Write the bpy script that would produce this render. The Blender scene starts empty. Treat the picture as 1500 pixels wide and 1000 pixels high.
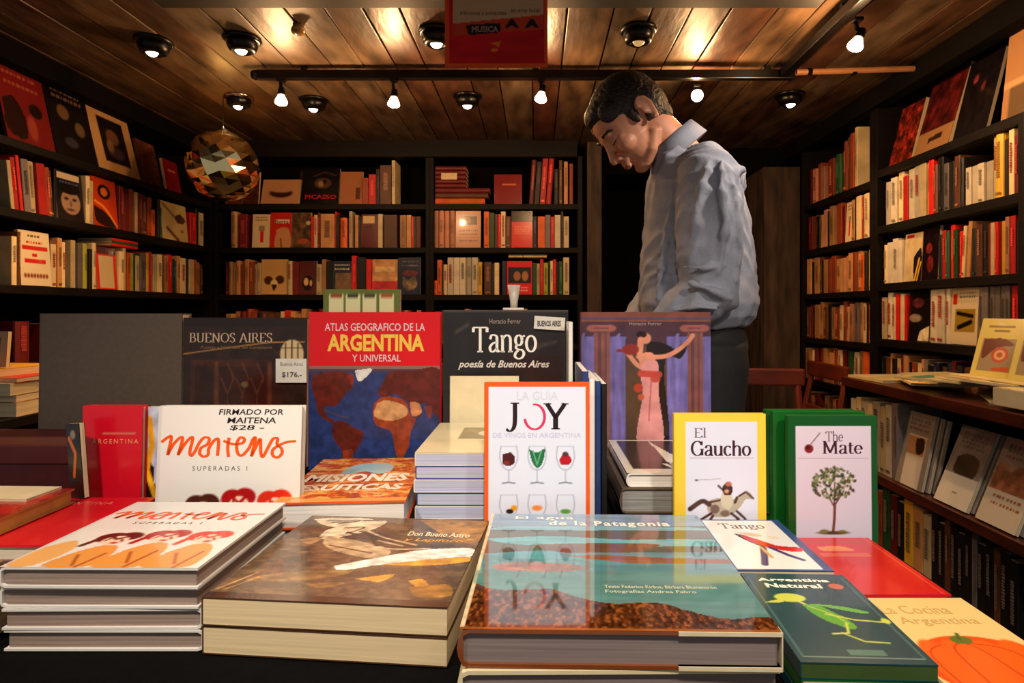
import bpy, bmesh, math, random, re
import numpy as np
from mathutils import Vector, Matrix, Euler
R = random.Random(7)
NP = np.random.RandomState(5)
PI = math.pi
SC = bpy.context.scene
COL = SC.collection

# ---------------------------------------------------------------- camera, world, lights, exposure
CAMZ, K = 1.13, 0.9            # eye height; y = K * d where d is metres per 1000 photo pixels
def at(px, py, d):
    return Vector(((px - 785) / 1000 * d, K * d, CAMZ - (py - 455) / 1000 * d))
cam_d = bpy.data.cameras.new('camera'); cam = bpy.data.objects.new('camera', cam_d); COL.objects.link(cam)
cam.location = (0, 0, CAMZ); cam.rotation_euler = (PI / 2, 0, 0)
cam_d.sensor_width = 36; cam_d.lens = 36 * 900 / 1500
cam_d.shift_x = -35 / 1500; cam_d.shift_y = -45 / 1500
cam_d.clip_start = 0.02
SC.camera = cam
SC.view_settings.view_transform = 'Standard'; SC.view_settings.look = 'None'
SC.view_settings.gamma = 1; SC.view_settings.use_curve_mapping = False
SC.view_settings.exposure = 0.0
w = bpy.data.worlds.new('street_daylight'); SC.world = w; w.use_nodes = True
bg = w.node_tree.nodes['Background']; bg.inputs[0].default_value = (1.0, 0.94, 0.88, 1); bg.inputs[1].default_value = 0.24

def light(kind, name, loc, power, color, aim=None, size=0.04, spot=1.2, blend=0.6):
    l = bpy.data.lights.new(name, kind); o = bpy.data.objects.new(name, l); COL.objects.link(o)
    l.energy = power; l.color = color; o.location = loc
    if kind in ('POINT', 'SPOT'): l.shadow_soft_size = size
    if kind == 'SPOT': l.spot_size = spot; l.spot_blend = blend
    if kind == 'AREA': l.size = size
    if aim is not None:
        o.rotation_euler = (Vector(aim) - Vector(loc)).to_track_quat('-Z', 'Y').to_euler()
    return o
WARM = (1.0, 0.56, 0.25); WARM2 = (1.0, 0.87, 0.72)
# added spotlight out of view that brightens the reader; it has no fixture
light('SPOT', 'added_reader_light', (0.93, 1.18, 1.99), 50, (1.0, .84, .68), (0.45, 1.72, 1.45), 0.03, 0.75, 0.9)
# added spotlights out of view, brightening the display table; no track holds them
for x in (-0.75, 0.05, 0.8):
    light('SPOT', 'added_table_light', (x, 0.05, 2.0), 74, WARM2, (x * 0.8, 1.0, 0.85), 0.06, 1.2, 1.0)

# ---------------------------------------------------------------- helpers
def lin(c):
    return tuple(((v / 12.92) if v <= 0.04045 else ((v + 0.055) / 1.055) ** 2.4) for v in c)
_M = {}
def mat(name, c, rough=0.6, metal=0.0, var=0.06, scale=30, bump=0.0, emit=None, es=0, coat=0, stretch=None, spec=0.5, trans=0, c2=None):
    if name in _M: return _M[name]
    m = bpy.data.materials.new(name); m.use_nodes = True; nt = m.node_tree; b = nt.nodes['Principled BSDF']
    L = lin(c)
    b.inputs['Roughness'].default_value = rough; b.inputs['Metallic'].default_value = metal
    b.inputs['Specular IOR Level'].default_value = spec
    b.inputs['Coat Weight'].default_value = coat; b.inputs['Coat Roughness'].default_value = 0.06
    b.inputs['Transmission Weight'].default_value = trans
    tc = nt.nodes.new('ShaderNodeTexCoord'); mp = nt.nodes.new('ShaderNodeMapping')
    nt.links.new(tc.outputs['Object'], mp.inputs[0])
    if stretch: mp.inputs['Scale'].default_value = stretch
    nz = nt.nodes.new('ShaderNodeTexNoise'); nz.inputs['Scale'].default_value = scale; nz.inputs['Detail'].default_value = 4
    nt.links.new(mp.outputs[0], nz.inputs['Vector'])
    rp = nt.nodes.new('ShaderNodeValToRGB')
    rp.color_ramp.elements[0].position = 0.3; rp.color_ramp.elements[1].position = 0.7
    A = lin(c2) if c2 else tuple(max(0, v * (1 - var * 2.2)) for v in L)
    B_ = L if c2 else tuple(min(1, v * (1 + var)) for v in L)
    rp.color_ramp.elements[0].color = (*A, 1); rp.color_ramp.elements[1].color = (*B_, 1)
    nt.links.new(nz.outputs[0], rp.inputs[0]); nt.links.new(rp.outputs[0], b.inputs['Base Color'])
    if bump:
        bp = nt.nodes.new('ShaderNodeBump'); bp.inputs['Strength'].default_value = bump; bp.inputs['Distance'].default_value = 0.01
        nt.links.new(nz.outputs[0], bp.inputs['Height']); nt.links.new(bp.outputs[0], b.inputs['Normal'])
    if emit:
        b.inputs['Emission Color'].default_value = (*emit, 1); b.inputs['Emission Strength'].default_value = es
    _M[name] = m
    return m
def mat_print(name='printed_paper', rough=0.25, coat=0.3):
    if name in _M: return _M[name]
    m = bpy.data.materials.new(name); m.use_nodes = True; nt = m.node_tree; b = nt.nodes['Principled BSDF']
    a = nt.nodes.new('ShaderNodeAttribute'); a.attribute_name = 'Col'
    nt.links.new(a.outputs['Color'], b.inputs['Base Color'])
    b.inputs['Roughness'].default_value = rough; b.inputs['Coat Weight'].default_value = coat; b.inputs['Coat Roughness'].default_value = 0.05
    _M[name] = m; return m

def mesh_obj(name, verts, faces, m, parent=None, smooth=False, mats=None, fm=None):
    me = bpy.data.meshes.new(name); me.from_pydata([tuple(v) for v in verts], [], faces)
    if mats:
        for q in mats: me.materials.append(q)
        if fm: me.polygons.foreach_set('material_index', fm)
    else: me.materials.append(m)
    if smooth: me.polygons.foreach_set('use_smooth', [True] * len(me.polygons))
    me.update()
    o = bpy.data.objects.new(name, me); COL.objects.link(o)
    if parent is not None: o.parent = parent
    return o
def tag(o, label=None, cat=None, group=None, kind=None):
    if label: o['label'] = label
    if cat: o['category'] = cat
    if group: o['group'] = group
    if kind: o['kind'] = kind
    return o
def thing(name, label, cat, loc=(0, 0, 0), rot=(0, 0, 0), group=None):
    o = bpy.data.objects.new(name, None); COL.objects.link(o); o.location = loc; o.rotation_euler = rot
    o.empty_display_size = 0.05
    return tag(o, label, cat, group)
class MB:
    def __init__(s): s.v = []; s.f = []
    def add(s, v, f, M=None):
        n = len(s.v); s.v += [(M @ Vector(p)) if M is not None else Vector(p) for p in v]; s.f += [tuple(i + n for i in q) for q in f]; return s
    def box(s, a, b, M=None, bev=0.0):
        x0, y0, z0 = a; x1, y1, z1 = b
        if bev:
            bm = bmesh.new(); bmesh.ops.create_cube(bm, size=1)
            for v in bm.verts: v.co = Vector(((x0 + x1) / 2 + v.co.x * (x1 - x0), (y0 + y1) / 2 + v.co.y * (y1 - y0), (z0 + z1) / 2 + v.co.z * (z1 - z0)))
            bmesh.ops.bevel(bm, geom=bm.edges[:], offset=bev, segments=2, affect='EDGES', profile=0.6)
            bm.verts.index_update()
            s.add([v.co.copy() for v in bm.verts], [[v.index for v in f.verts] for f in bm.faces], M); bm.free(); return s
        v = [(x0, y0, z0), (x1, y0, z0), (x1, y1, z0), (x0, y1, z0), (x0, y0, z1), (x1, y0, z1), (x1, y1, z1), (x0, y1, z1)]
        return s.add(v, [(0, 3, 2, 1), (4, 5, 6, 7), (0, 1, 5, 4), (1, 2, 6, 5), (2, 3, 7, 6), (3, 0, 4, 7)], M)
    def tube(s, pts, rad, n=10, caps=True, M=None):
        pts = [Vector(p) for p in pts]; rad = [rad] * len(pts) if not hasattr(rad, '__len__') else rad
        v = []; f = []; up = None
        for i, p in enumerate(pts):
            d = (pts[min(i + 1, len(pts) - 1)] - pts[max(i - 1, 0)]).normalized()
            if up is None: up = Vector((0, 0, 1)) if abs(d.z) < 0.9 else Vector((1, 0, 0))
            a = d.cross(up).normalized(); b = a.cross(d).normalized(); up = b
            for k in range(n):
                t = 2 * PI * k / n; v.append(p + (a * math.cos(t) + b * math.sin(t)) * rad[i])
        for i in range(len(pts) - 1):
            for k in range(n):
                f.append((i * n + k, i * n + (k + 1) % n, (i + 1) * n + (k + 1) % n, (i + 1) * n + k))
        if caps:
            f.append(tuple(range(n))[::-1]); f.append(tuple((len(pts) - 1) * n + k for k in range(n)))
        return s.add(v, f, M)
    def lathe(s, prof, n=20, M=None):
        v = [(r * math.cos(2 * PI * k / n), r * math.sin(2 * PI * k / n), z) for (r, z) in prof for k in range(n)]
        f = [(i * n + k, i * n + (k + 1) % n, (i + 1) * n + (k + 1) % n, (i + 1) * n + k) for i in range(len(prof) - 1) for k in range(n)]
        f.append(tuple(range(n))[::-1]); f.append(tuple((len(prof) - 1) * n + k for k in range(n)))
        return s.add(v, f, M)
    def ell(s, c, r, M=None, u=20, w_=12):
        v = [(c[0], c[1], c[2] - r[2])]; f = []
        for i in range(1, w_):
            t = -PI / 2 + PI * i / w_
            for k in range(u):
                a = 2 * PI * k / u; v.append((c[0] + r[0] * math.cos(t) * math.cos(a), c[1] + r[1] * math.cos(t) * math.sin(a), c[2] + r[2] * math.sin(t)))
        v.append((c[0], c[1], c[2] + r[2])); N = len(v) - 1
        for k in range(u):
            f.append((0, 1 + (k + 1) % u, 1 + k)); f.append((N, N - u + k, N - u + (k + 1) % u))
        for i in range(w_ - 2):
            for k in range(u):
                a = 1 + i * u + k; b = 1 + i * u + (k + 1) % u; f.append((a, b, b + u, a + u))
        return s.add(v, f, M)
    def build(s, name, m, parent=None, smooth=False): return mesh_obj(name, s.v, s.f, m, parent, smooth)

def catmull(P, n=6):
    P = [np.array(p, float) for p in P]
    if len(P) < 3: return P
    out = []
    Q = [2 * P[0] - P[1]] + P + [2 * P[-1] - P[-2]]
    for i in range(1, len(Q) - 2):
        for k in range(n):
            t = k / n
            out.append(0.5 * ((2 * Q[i]) + (-Q[i - 1] + Q[i + 1]) * t + (2 * Q[i - 1] - 5 * Q[i] + 4 * Q[i + 1] - Q[i + 2]) * t * t + (-Q[i - 1] + 3 * Q[i] - 3 * Q[i + 1] + Q[i + 2]) * t ** 3))
    out.append(P[-1]); return out
# ---- flat lettering: 2D vertex/face lists
def ribbon(pts, wf):
    v = []; f = []
    for i, p in enumerate(pts):
        d = pts[min(i + 1, len(pts) - 1)] - pts[max(i - 1, 0)]; L = math.hypot(*d) or 1; d = d / L
        hw = wf(d) / 2; v += [(p[0] - d[1] * hw, p[1] + d[0] * hw), (p[0] + d[1] * hw, p[1] - d[0] * hw)]
    for i in range(len(pts) - 1): f.append((2 * i, 2 * i + 1, 2 * i + 3, 2 * i + 2))
    return v, f
def el(cx, cy, rx, ry, a0=0, a1=360, n=9):
    return [(cx + rx * math.cos(math.radians(a0 + (a1 - a0) * k / n)), cy + ry * math.sin(math.radians(a0 + (a1 - a0) * k / n))) for k in range(n + 1)]
S = 's'
GL = {
 'T': (.62, [[(.3, 0), (.3, .7)], [(.02, .69), (.58, .69)], [(.19, .01), (.41, .01)], [(.03, .69), (.03, .56)], [(.57, .69), (.57, .56)]]),
 'a': (.46, [[S, (.07, .36), (.12, .46), (.22, .48), (.32, .44), (.34, .34), (.34, .08), (.38, .01), (.44, .04)], [S, (.34, .28), (.18, .24), (.07, .14), (.1, .03), (.2, .01), (.34, .1)]]),
 'n': (.53, [[(.1, 0), (.1, .46)], [(.02, .01), (.19, .01)], [(.02, .45), (.1, .46)], [S, (.1, .36), (.2, .45), (.3, .47), (.39, .41), (.41, .3), (.41, 0)], [(.32, .01), (.5, .01)]]),
 'u': (.53, [[(.1, .47), (.1, .14)], [S, (.1, .16), (.14, .04), (.24, .01), (.34, .06), (.41, .14)], [(.41, .47), (.41, 0)], [(.02, .46), (.1, .46)], [(.33, .46), (.41, .46)], [(.41, .01), (.5, .02)]]),
 'h': (.53, [[(.1, 0), (.1, .72)], [(.02, .01), (.19, .01)], [(.02, .71), (.1, .72)], [S, (.1, .36), (.2, .45), (.3, .47), (.39, .41), (.41, .3), (.41, 0)], [(.32, .01), (.5, .01)]]),
 'g': (.46, [[S] + el(.21, .33, .13, .14, 0, 360), [S, (.14, .21), (.1, .12), (.2, .07), (.34, .05), (.41, -.05), (.33, -.16), (.18, -.19), (.06, -.12), (.1, -.02), (.2, .05)], [(.32, .42), (.45, .46)]]),
 'o': (.48, [[S] + el(.23, .235, .18, .225, 90, 450)]),
 'c': (.42, [[S] + el(.23, .235, .18, .225, 40, 320)]),
 'e': (.44, [[S] + el(.22, .235, .175, .225, 0, 320), [(.06, .25), (.39, .25)]]),
 't': (.34, [[S, (.14, .62), (.14, .3), (.14, .1), (.2, .01), (.32, .04)], [(.02, .46), (.31, .46)]]),
 'l': (.26, [[(.12, 0), (.12, .72)], [(.03, .01), (.22, .01)], [(.03, .71), (.12, .72)]]),
 'G': (.7, [[S] + el(.34, .35, .28, .34, 45, 330), [(.58, .02), (.58, .3)], [(.46, .31), (.68, .31)], [(.55, .5), (.55, .68)]]),
 'E': (.56, [[(.13, 0), (.13, .7)], [(.03, .01), (.5, .01)], [(.03, .69), (.48, .69)], [(.13, .36), (.38, .36)], [(.5, .01), (.5, .14)], [(.48, .69), (.48, .56)]]),
 'M': (.85, [[(.12, 0), (.12, .7)], [(.12, .7), (.4, .05)], [(.4, .05), (.68, .7)], [(.68, .7), (.7, 0)], [(.02, .01), (.22, .01)], [(.58, .01), (.8, .01)], [(.02, .69), (.14, .69)], [(.66, .69), (.8, .69)]]),
 'J': (.42, [[S, (.28, .7), (.28, .2), (.24, .0), (.12, -.1), (.0, -.04)], [(.14, .69), (.42, .69)]]),
 'Y': (.66, [[(.32, 0), (.32, .34)], [(.32, .32), (.08, .69)], [(.32, .32), (.58, .69)], [(.2, .01), (.44, .01)], [(-.02, .69), (.2, .69)], [(.48, .69), (.68, .69)]]),
 'A': (.66, [[(.06, 0), (.32, .7)], [(.32, .7), (.58, 0)], [(.15, .25), (.48, .25)], [(-.02, .01), (.16, .01)], [(.46, .01), (.68, .01)]]),
 'B': (.56, [[(.12, 0), (.12, .7)], [S, (.12, .69), (.36, .68), (.42, .54), (.34, .39), (.12, .37)], [S, (.12, .37), (.4, .35), (.49, .2), (.4, .04), (.12, .01)], [(.02, .01), (.14, .01)], [(.02, .69), (.14, .69)]]),
 'U': (.66, [[(.13, .7), (.13, .25)], [S, (.13, .27), (.17, .07), (.32, .01), (.47, .07), (.53, .27)], [(.53, .25), (.53, .7)], [(.02, .69), (.24, .69)], [(.44, .69), (.63, .69)]]),
 'N': (.7, [[(.13, 0), (.13, .7)], [(.13, .7), (.56, 0)], [(.56, 0), (.56, .7)], [(.03, .01), (.23, .01)], [(.46, .69), (.66, .69)]]),
 'O': (.7, [[S] + el(.35, .35, .29, .34, 90, 450)]),
 'S': (.5, [[S, (.42, .56), (.34, .68), (.2, .68), (.09, .58), (.13, .44), (.3, .34), (.41, .2), (.36, .05), (.2, .01), (.06, .12)]]),
 'I': (.3, [[(.15, 0), (.15, .7)], [(.04, .01), (.26, .01)], [(.04, .69), (.26, .69)]]),
 'R': (.62, [[(.12, 0), (.12, .7)], [S, (.12, .69), (.38, .67), (.45, .53), (.36, .37), (.12, .35)], [(.3, .36), (.57, 0)], [(.02, .01), (.22, .01)], [(.02, .69), (.14, .69)], [(.5, .01), (.62, .01)]]),
 ' ': (.3, []),
}
def serif(text, thick=0.105, thin=0.035):
    v = []; f = []; x = 0
    for ch in text:
        adv, st = GL[ch]
        for s_ in st:
            p = [np.array(q, float) for q in s_ if q != S]
            if s_[0] == S: p = catmull(p, 4)
            a, b = ribbon(p, lambda d: thin + (thick - thin) * abs(d[1]) ** 1.5)
            n = len(v); v += [(q[0] + x, q[1]) for q in a]; f += [tuple(i + n for i in q) for q in b]
        x += adv
    return v, f
_T = {}
def sans(text, bold=0.0, shear=0.0, space=1.0):
    k = (text, bold, shear, space)
    if k not in _T:
        c = bpy.data.curves.new('lettering', 'FONT'); c.body = text; c.resolution_u = 2; c.offset = bold; c.shear = shear; c.space_character = space; c.fill_mode = 'FRONT'; c.dimensions = '2D'
        o = bpy.data.objects.new('lettering', c); COL.objects.link(o)
        me = bpy.data.meshes.new_from_object(o)
        _T[k] = ([(p.co.x, p.co.y) for p in me.vertices], [tuple(p.vertices) for p in me.polygons])
        bpy.data.objects.remove(o); bpy.data.meshes.remove(me); bpy.data.curves.remove(c)
    return _T[k]
def script(paths, width):
    v = []; f = []
    for P in paths:
        a, b = ribbon(catmull(P, 5), lambda d: width * (0.75 + 0.35 * abs(d[1])))
        n = len(v); v += a; f += [tuple(i + n for i in q) for q in b]
    return v, f

# ---- flat print painter
class Art:
    def __init__(s, nx, ny, asp, base=(1, 1, 1)):
        s.nx, s.ny, s.a = nx, ny, asp           # asp = h / w
        s.U, s.V = np.meshgrid(np.linspace(0, 1, nx + 1), np.linspace(0, 1, ny + 1))
        s.C = np.zeros((ny + 1, nx + 1, 3)); s.C[:] = base; s.V0 = s.V
    def squash(s, k): s.V = s.V0 / k; s.a = s.a * k; return s
    def put(s, m, c, al=1.0):
        m = (m * al)[..., None]; s.C = s.C * (1 - m) + np.array(c) * m; return s
    def rect(s, u0, v0, u1, v1, c, al=1): return s.put(((s.U >= u0) & (s.U <= u1) & (s.V >= v0) & (s.V <= v1)).astype(float), c, al)
    def ell(s, u, v, ru, rv, c, al=1, ang=0):
        x = s.U - u; y = (s.V - v) * s.a; t = math.radians(ang); X = x * math.cos(t) + y * math.sin(t); Y = -x * math.sin(t) + y * math.cos(t)
        d = np.sqrt((X / ru) ** 2 + (Y / (rv * s.a)) ** 2); e = 1.2 / s.nx / min(ru, rv * s.a)
        return s.put(np.clip((1 - d) / e + .5, 0, 1), c, al)
    def poly(s, P, c, al=1):
        m = np.zeros_like(s.U, bool); n = len(P)
        for i in range(n):
            x0, y0 = P[i]; x1, y1 = P[(i + 1) % n]
            if y0 == y1: continue
            m ^= ((s.V >= min(y0, y1)) & (s.V < max(y0, y1)) & (s.U < (x1 - x0) * (s.V - y0) / (y1 - y0) + x0))
        return s.put(m.astype(float), c, al)
    def blob(s, P, c, al=1): return s.poly([tuple(q) for q in catmull(list(P) + [P[0]], 5)], c, al)
    def line(s, P, wd, c, al=1, smooth=False):
        if smooth: P = catmull(P, 5)
        D = np.full_like(s.U, 9.)
        for (x0, y0), (x1, y1) in zip(P[:-1], P[1:]):
            ax, ay, bx, by = x0, y0 * s.a, x1, y1 * s.a; dx, dy = bx - ax, by - ay; L = dx * dx + dy * dy + 1e-12
            t = np.clip(((s.U - ax) * dx + (s.V * s.a - ay) * dy) / L, 0, 1)
            D = np.minimum(D, np.hypot(s.U - ax - t * dx, s.V * s.a - ay - t * dy))
        return s.put(np.clip((wd / 2 - D) * s.nx + .5, 0, 1), c, al)
    def noise(s, fu, fv, seed=0):
        r = np.random.RandomState(seed); tot = np.zeros_like(s.U); am = 1; ta = 0
        for o in range(3):
            gu, gv = int(fu * 2 ** o) + 2, int(fv * 2 ** o) + 2; g = r.rand(gv + 1, gu + 1)
            x = s.U * (gu - 1); y = np.clip(s.V0, 0, 1) * (gv - 1); i = x.astype(int); j = y.astype(int); fx = x - i; fy = y - j; fx = fx * fx * (3 - 2 * fx); fy = fy * fy * (3 - 2 * fy)
            tot += am * (g[j, i] * (1 - fx) * (1 - fy) + g[j, i + 1] * fx * (1 - fy) + g[j + 1, i] * (1 - fx) * fy + g[j + 1, i + 1] * fx * fy); ta += am; am *= .5
        return tot / ta
    def mottle(s, amt, fu=10, fv=14, seed=0, mask=None):
        n = (s.noise(fu, fv, seed) - .5) * 2 * amt
        if mask is not None: n = n * mask
        s.C = np.clip(s.C * (1 + n[..., None]), 0, 1); return s
    def build(s, name, parent, w_, h_, x0=None, z0=0, y=-.0003, m=None):
        x0 = -w_ / 2 if x0 is None else x0
        nx, ny = s.nx, s.ny
        vx = x0 + s.U.ravel() * w_; vz = z0 + h_ * (1 - s.V0.ravel()); N = len(vx)
        co = np.empty((N, 3)); co[:, 0] = vx; co[:, 1] = y; co[:, 2] = vz
        idx = np.arange(N).reshape(ny + 1, nx + 1)
        q = np.stack([idx[1:, :-1], idx[1:, 1:], idx[:-1, 1:], idx[:-1, :-1]], -1).reshape(-1, 4)
        me = bpy.data.meshes.new(name); me.vertices.add(N); me.vertices.foreach_set('co', co.ravel())
        me.loops.add(q.size); me.loops.foreach_set('vertex_index', q.ravel().astype(np.int32))
        me.polygons.add(len(q)); me.polygons.foreach_set('loop_start', np.arange(0, q.size, 4, dtype=np.int32))
        me.update(calc_edges=True)
        c = np.clip(s.C, 0, 1).reshape(-1, 3); L = np.where(c <= .04045, c / 12.92, ((c + .055) / 1.055) ** 2.4)
        at_ = me.color_attributes.new('Col', 'FLOAT_COLOR', 'POINT'); at_.data.foreach_set('color', np.concatenate([L, np.ones((N, 1))], 1).ravel().astype(np.float32))
        me.materials.append(m or mat_print())
        o = bpy.data.objects.new(name, me); COL.objects.link(o); o.parent = parent; return o

def ink(c, rough=.35): return mat('ink_%d_%d_%d' % tuple(int(x * 255) for x in c), c, rough, var=.0)
PAGES = lambda: mat('page_edges', (.90, .86, .77), .8, var=.12, scale=6, stretch=(1, 60, 1))
PAGES_Z = lambda: mat('page_edges_cream', (.84, .77, .62), .8, var=.14, scale=6, stretch=(1, 70, 1))

def book(name, label, w_, h_, t, cover, loc, rot=(0, 0, 0), style='soft', group=None, art=None, texts=None, spine=False, pages=None, cat='book', artbox=None, board=None):
    """standing, front cover towards -Y, spine at -X; origin at the bottom of the front cover (or at the foot of the spine)"""
    o = thing(name, label, cat, loc, rot, group)
    hard = style == 'hard'
    c = board or (.0028 if hard else .0009)
    c = min(c, t * .22)
    dx = w_ / 2 if spine else 0; dy = -t / 2 if spine else 0
    X0, X1 = -w_ / 2 + dx, w_ / 2 + dx; Y0, Y1 = dy, t + dy
    r = min(t * .18, .006) if hard else min(.0015, t * .2)
    # outline of the wrap in plan, spine bulging to -X
    if hard: outer = [(X1, Y0), (X0 + r * 1.6, Y0), (X0 + r * .5, Y0 + r * .35), (X0 - r * .2, Y0 + t * .28), (X0 - r * .45, Y0 + t * .5), (X0 - r * .2, Y1 - t * .28), (X0 + r * .5, Y1 - r * .35), (X0 + r * 1.6, Y1), (X1, Y1)]
    else: outer = [(X1, Y0), (X0 + r, Y0), (X0, Y0 + r), (X0, Y1 - r), (X0 + r, Y1), (X1, Y1)]
    inner = [(X1, Y1 - c), (X0 + c + r, Y1 - c), (X0 + c, Y1 - c - r * .5), (X0 + c, Y0 + c + r * .5), (X0 + c + r, Y0 + c), (X1, Y0 + c)]
    P = outer + inner; n = len(P); no = len(outer); ni = len(inner)
    v = [(x, y, 0) for x, y in P] + [(x, y, h_) for x, y in P]
    f = [(i, i + n, (i + 1) % n + n, (i + 1) % n)[::-1] for i in range(n)]
    # caps as strips
    I = lambda k, z: (no + (ni - 1 - k)) + z * n
    mp = [round(k * (ni - 1) / (no - 1)) for k in range(no)]
    for z in (0, 1):
        for k in range(no - 1):
            a, b = k + z * n, k + 1 + z * n; i0, i1 = I(mp[k], z), I(mp[k + 1], z)
            q = (a, b, i1, i0) if i0 != i1 else (a, b, i0)
            f.append(q if z == 0 else q[::-1])
    mesh_obj('cover', v, f, cover, o)
    ins = .0035 if hard else .0004
    g = MB().box((X0 + c, Y0 + c * .95, ins), (X1 - ins, Y1 - c * .95, h_ - ins)); g.build('page_block', pages or (PAGES() if hard else PAGES_Z()), o)
    if art is not None:
        if artbox: u0, v0, u1, v1 = artbox
        else: u0, v0, u1, v1 = 0, 0, 1, 1
        art.build('cover_picture', o, w_ * (u1 - u0), h_ * (v1 - v0), -w_ / 2 + u0 * w_, h_ * (1 - v1))
    for T in (texts or []): letter(o, w_, h_, *T)
    return o
def letter(o, w_, h_, shape, box, color, name='title_lettering', y=-.0006, lab=None):
    v, f = shape; xs = [p[0] for p in v]; ys = [p[1] for p in v]; a0, a1, b0, b1 = min(xs), max(xs), min(ys), max(ys)
    u0, v0, u1, v1 = box
    V = [(-w_ / 2 + w_ * (u0 + (u1 - u0) * (p[0] - a0) / (a1 - a0 or 1)), y, h_ * (1 - (v1 + (v0 - v1) * (p[1] - b0) / (b1 - b0 or 1)))) for p in v]
    q = mesh_obj(name, V, f, ink(color), o)
    if lab: q['label'] = lab
    return q
# ---------------------------------------------------------------- structure
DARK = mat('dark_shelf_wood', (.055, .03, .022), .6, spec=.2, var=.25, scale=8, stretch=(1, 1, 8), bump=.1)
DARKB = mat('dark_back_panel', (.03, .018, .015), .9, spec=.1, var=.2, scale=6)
WALL = mat('dark_painted_wall', (.09, .06, .05), .8, var=.2, scale=5)
CONC = mat('weathered_column_plaster', (.27, .20, .15), .75, var=.35, scale=9, stretch=(3, 3, .5), bump=.3)
CEIL = [mat('varnished_plank_%s' % n, c, r_, var=.3, scale=14, stretch=(1.2, .35, 1), bump=.55, c2=c2, spec=.5) for n, c, c2, r_ in
        (('tan', (.43, .33, .23), (.19, .13, .08), .45), ('brown', (.36, .255, .17), (.15, .095, .06), .42), ('ashen', (.44, .36, .27), (.2, .15, .10), .5), ('russet', (.38, .25, .17), (.16, .09, .06), .4))]
def slab(name, a, b, m, kind='structure'):
    o = MB().box(a, b).build(name, m); o['kind'] = kind; return o
slab('floor', (-2.3, -.6, -.05), (2.0, 4.4, 0), mat('dark_floor_boards', (.16, .11, .08), .6, var=.3, scale=6))
slab('wall_left', (-2.3, 1.2, 0), (-2.2, 4.4, 2.2), WALL)
slab('wall_right', (1.86, 1.0, 0), (1.96, 4.4, 2.2), WALL)
slab('wall_back', (-2.3, 4.3, 0), (1.96, 4.4, 2.2), WALL)
ceil = slab('ceiling', (-2.3, -.4, 2.115), (1.96, 4.4, 2.16), mat('ceiling_deck', (.05, .03, .02), .9))
x = -2.2; i = 0
while x < 1.86:
    wd = [.13, .11, .15, .12][i % 4] + R.uniform(-.01, .015); dz = R.uniform(0, .007); x1 = min(x + wd, 1.86)
    mb = MB().box((x + .0025, -.4, 2.085 - dz), (x1 - .0025, 4.3, 2.1149), bev=.003)
    mb.build('plank', CEIL[R.randrange(4)], ceil); x = x1; i += 1
# front beam and soffits
slab('trim_1', (-1.13, 1.78, 2.046), (.85, 1.86, 2.084), mat('blackened_beam', (.035, .03, .04), .6))
slab('trim_2', (-1.86, 3.43, 1.99), (.23, 3.5, 2.084), DARK)
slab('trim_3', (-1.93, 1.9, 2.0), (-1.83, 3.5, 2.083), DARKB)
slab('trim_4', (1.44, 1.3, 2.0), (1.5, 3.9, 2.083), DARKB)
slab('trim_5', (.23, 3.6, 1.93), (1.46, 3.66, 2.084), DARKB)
# plaster pilaster, dark doorway and column behind the man
slab('column_left', (.29, 3.46, 0), (.37, 3.75, 2.08), CONC)
slab('column_right', (1.27, 3.42, 0), (1.47, 3.75, 1.93), CONC)
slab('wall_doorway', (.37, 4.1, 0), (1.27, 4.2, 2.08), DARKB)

# ---------------------------------------------------------------- bookcases
def board_case(name, label, boards):
    o = thing(name, label, 'bookcase')
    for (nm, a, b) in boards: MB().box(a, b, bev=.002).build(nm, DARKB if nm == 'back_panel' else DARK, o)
    return o
ZL = (1.22, 1.485, 1.73)
LX = -1.83
bd = [('shelf', (LX - .26, 1.93, z - .03), (LX + .012, 3.44, z)) for z in (.36, .62, .92) + ZL]
bd += [('upright', (LX - .26, 1.895, 0), (LX + .012, 1.93, 2.0)), ('upright', (LX - .26, 3.44, 0), (LX + .012, 3.47, 2.0)), ('back_panel', (LX - .28, 1.9, 0), (LX - .26, 3.47, 2.0))]
board_case('bookcase', 'tall dark bookcase along the left wall with face-out books on its top shelf', bd)
BY = 3.465
bd = [('shelf', (-1.79, BY - .012, z - .03), (-.62, BY + .26, z)) for z in (.36, .65, .94) + ZL]
bd += [('upright', (-1.815, BY - .014, 0), (-1.79, BY + .26, 2.0)), ('upright', (-.62, BY - .014, 0), (-.596, BY + .26, 2.0)), ('back_panel', (-1.81, BY + .26, 0), (-.596, BY + .28, 2.0))]
board_case('bookcase', 'dark bookcase on the back wall behind the atlas, left of the narrower one', bd)
bd = [('shelf', (-.575, BY - .012, z - .03), (.235, BY + .26, z)) for z in (.36, .65, .94) + ZL]
bd += [('upright', (-.5955, BY - .014, 0), (-.575, BY + .26, 2.0)), ('upright', (.235, BY - .014, 0), (.262, BY + .26, 2.0)), ('back_panel', (-.595, BY + .26, 0), (.26, BY + .28, 2.0))]
board_case('bookcase', 'narrower dark bookcase on the back wall beside the plaster pilaster', bd)
RX = 1.48
ZR1 = (.53, .765, .985, 1.22, 1.455, 1.70); ZR2 = (.53, .775, 1.01, 1.245, 1.49, 1.73)
bd = [('shelf', (RX - .012, 2.70, z - .028), (RX + .26, 3.37, z)) for z in (.28,) + ZR1]
bd += [('upright', (RX - .014, 3.37, 0), (RX + .26, 3.4, 2.05)), ('upright', (RX - .014, 2.675, 0), (RX + .26, 2.70, 2.05)), ('back_panel', (RX + .26, 2.675, 0), (RX + .28, 3.4, 2.05))]
board_case('bookcase', 'narrow dark bookcase on the right wall next to the plaster column', bd)
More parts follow.
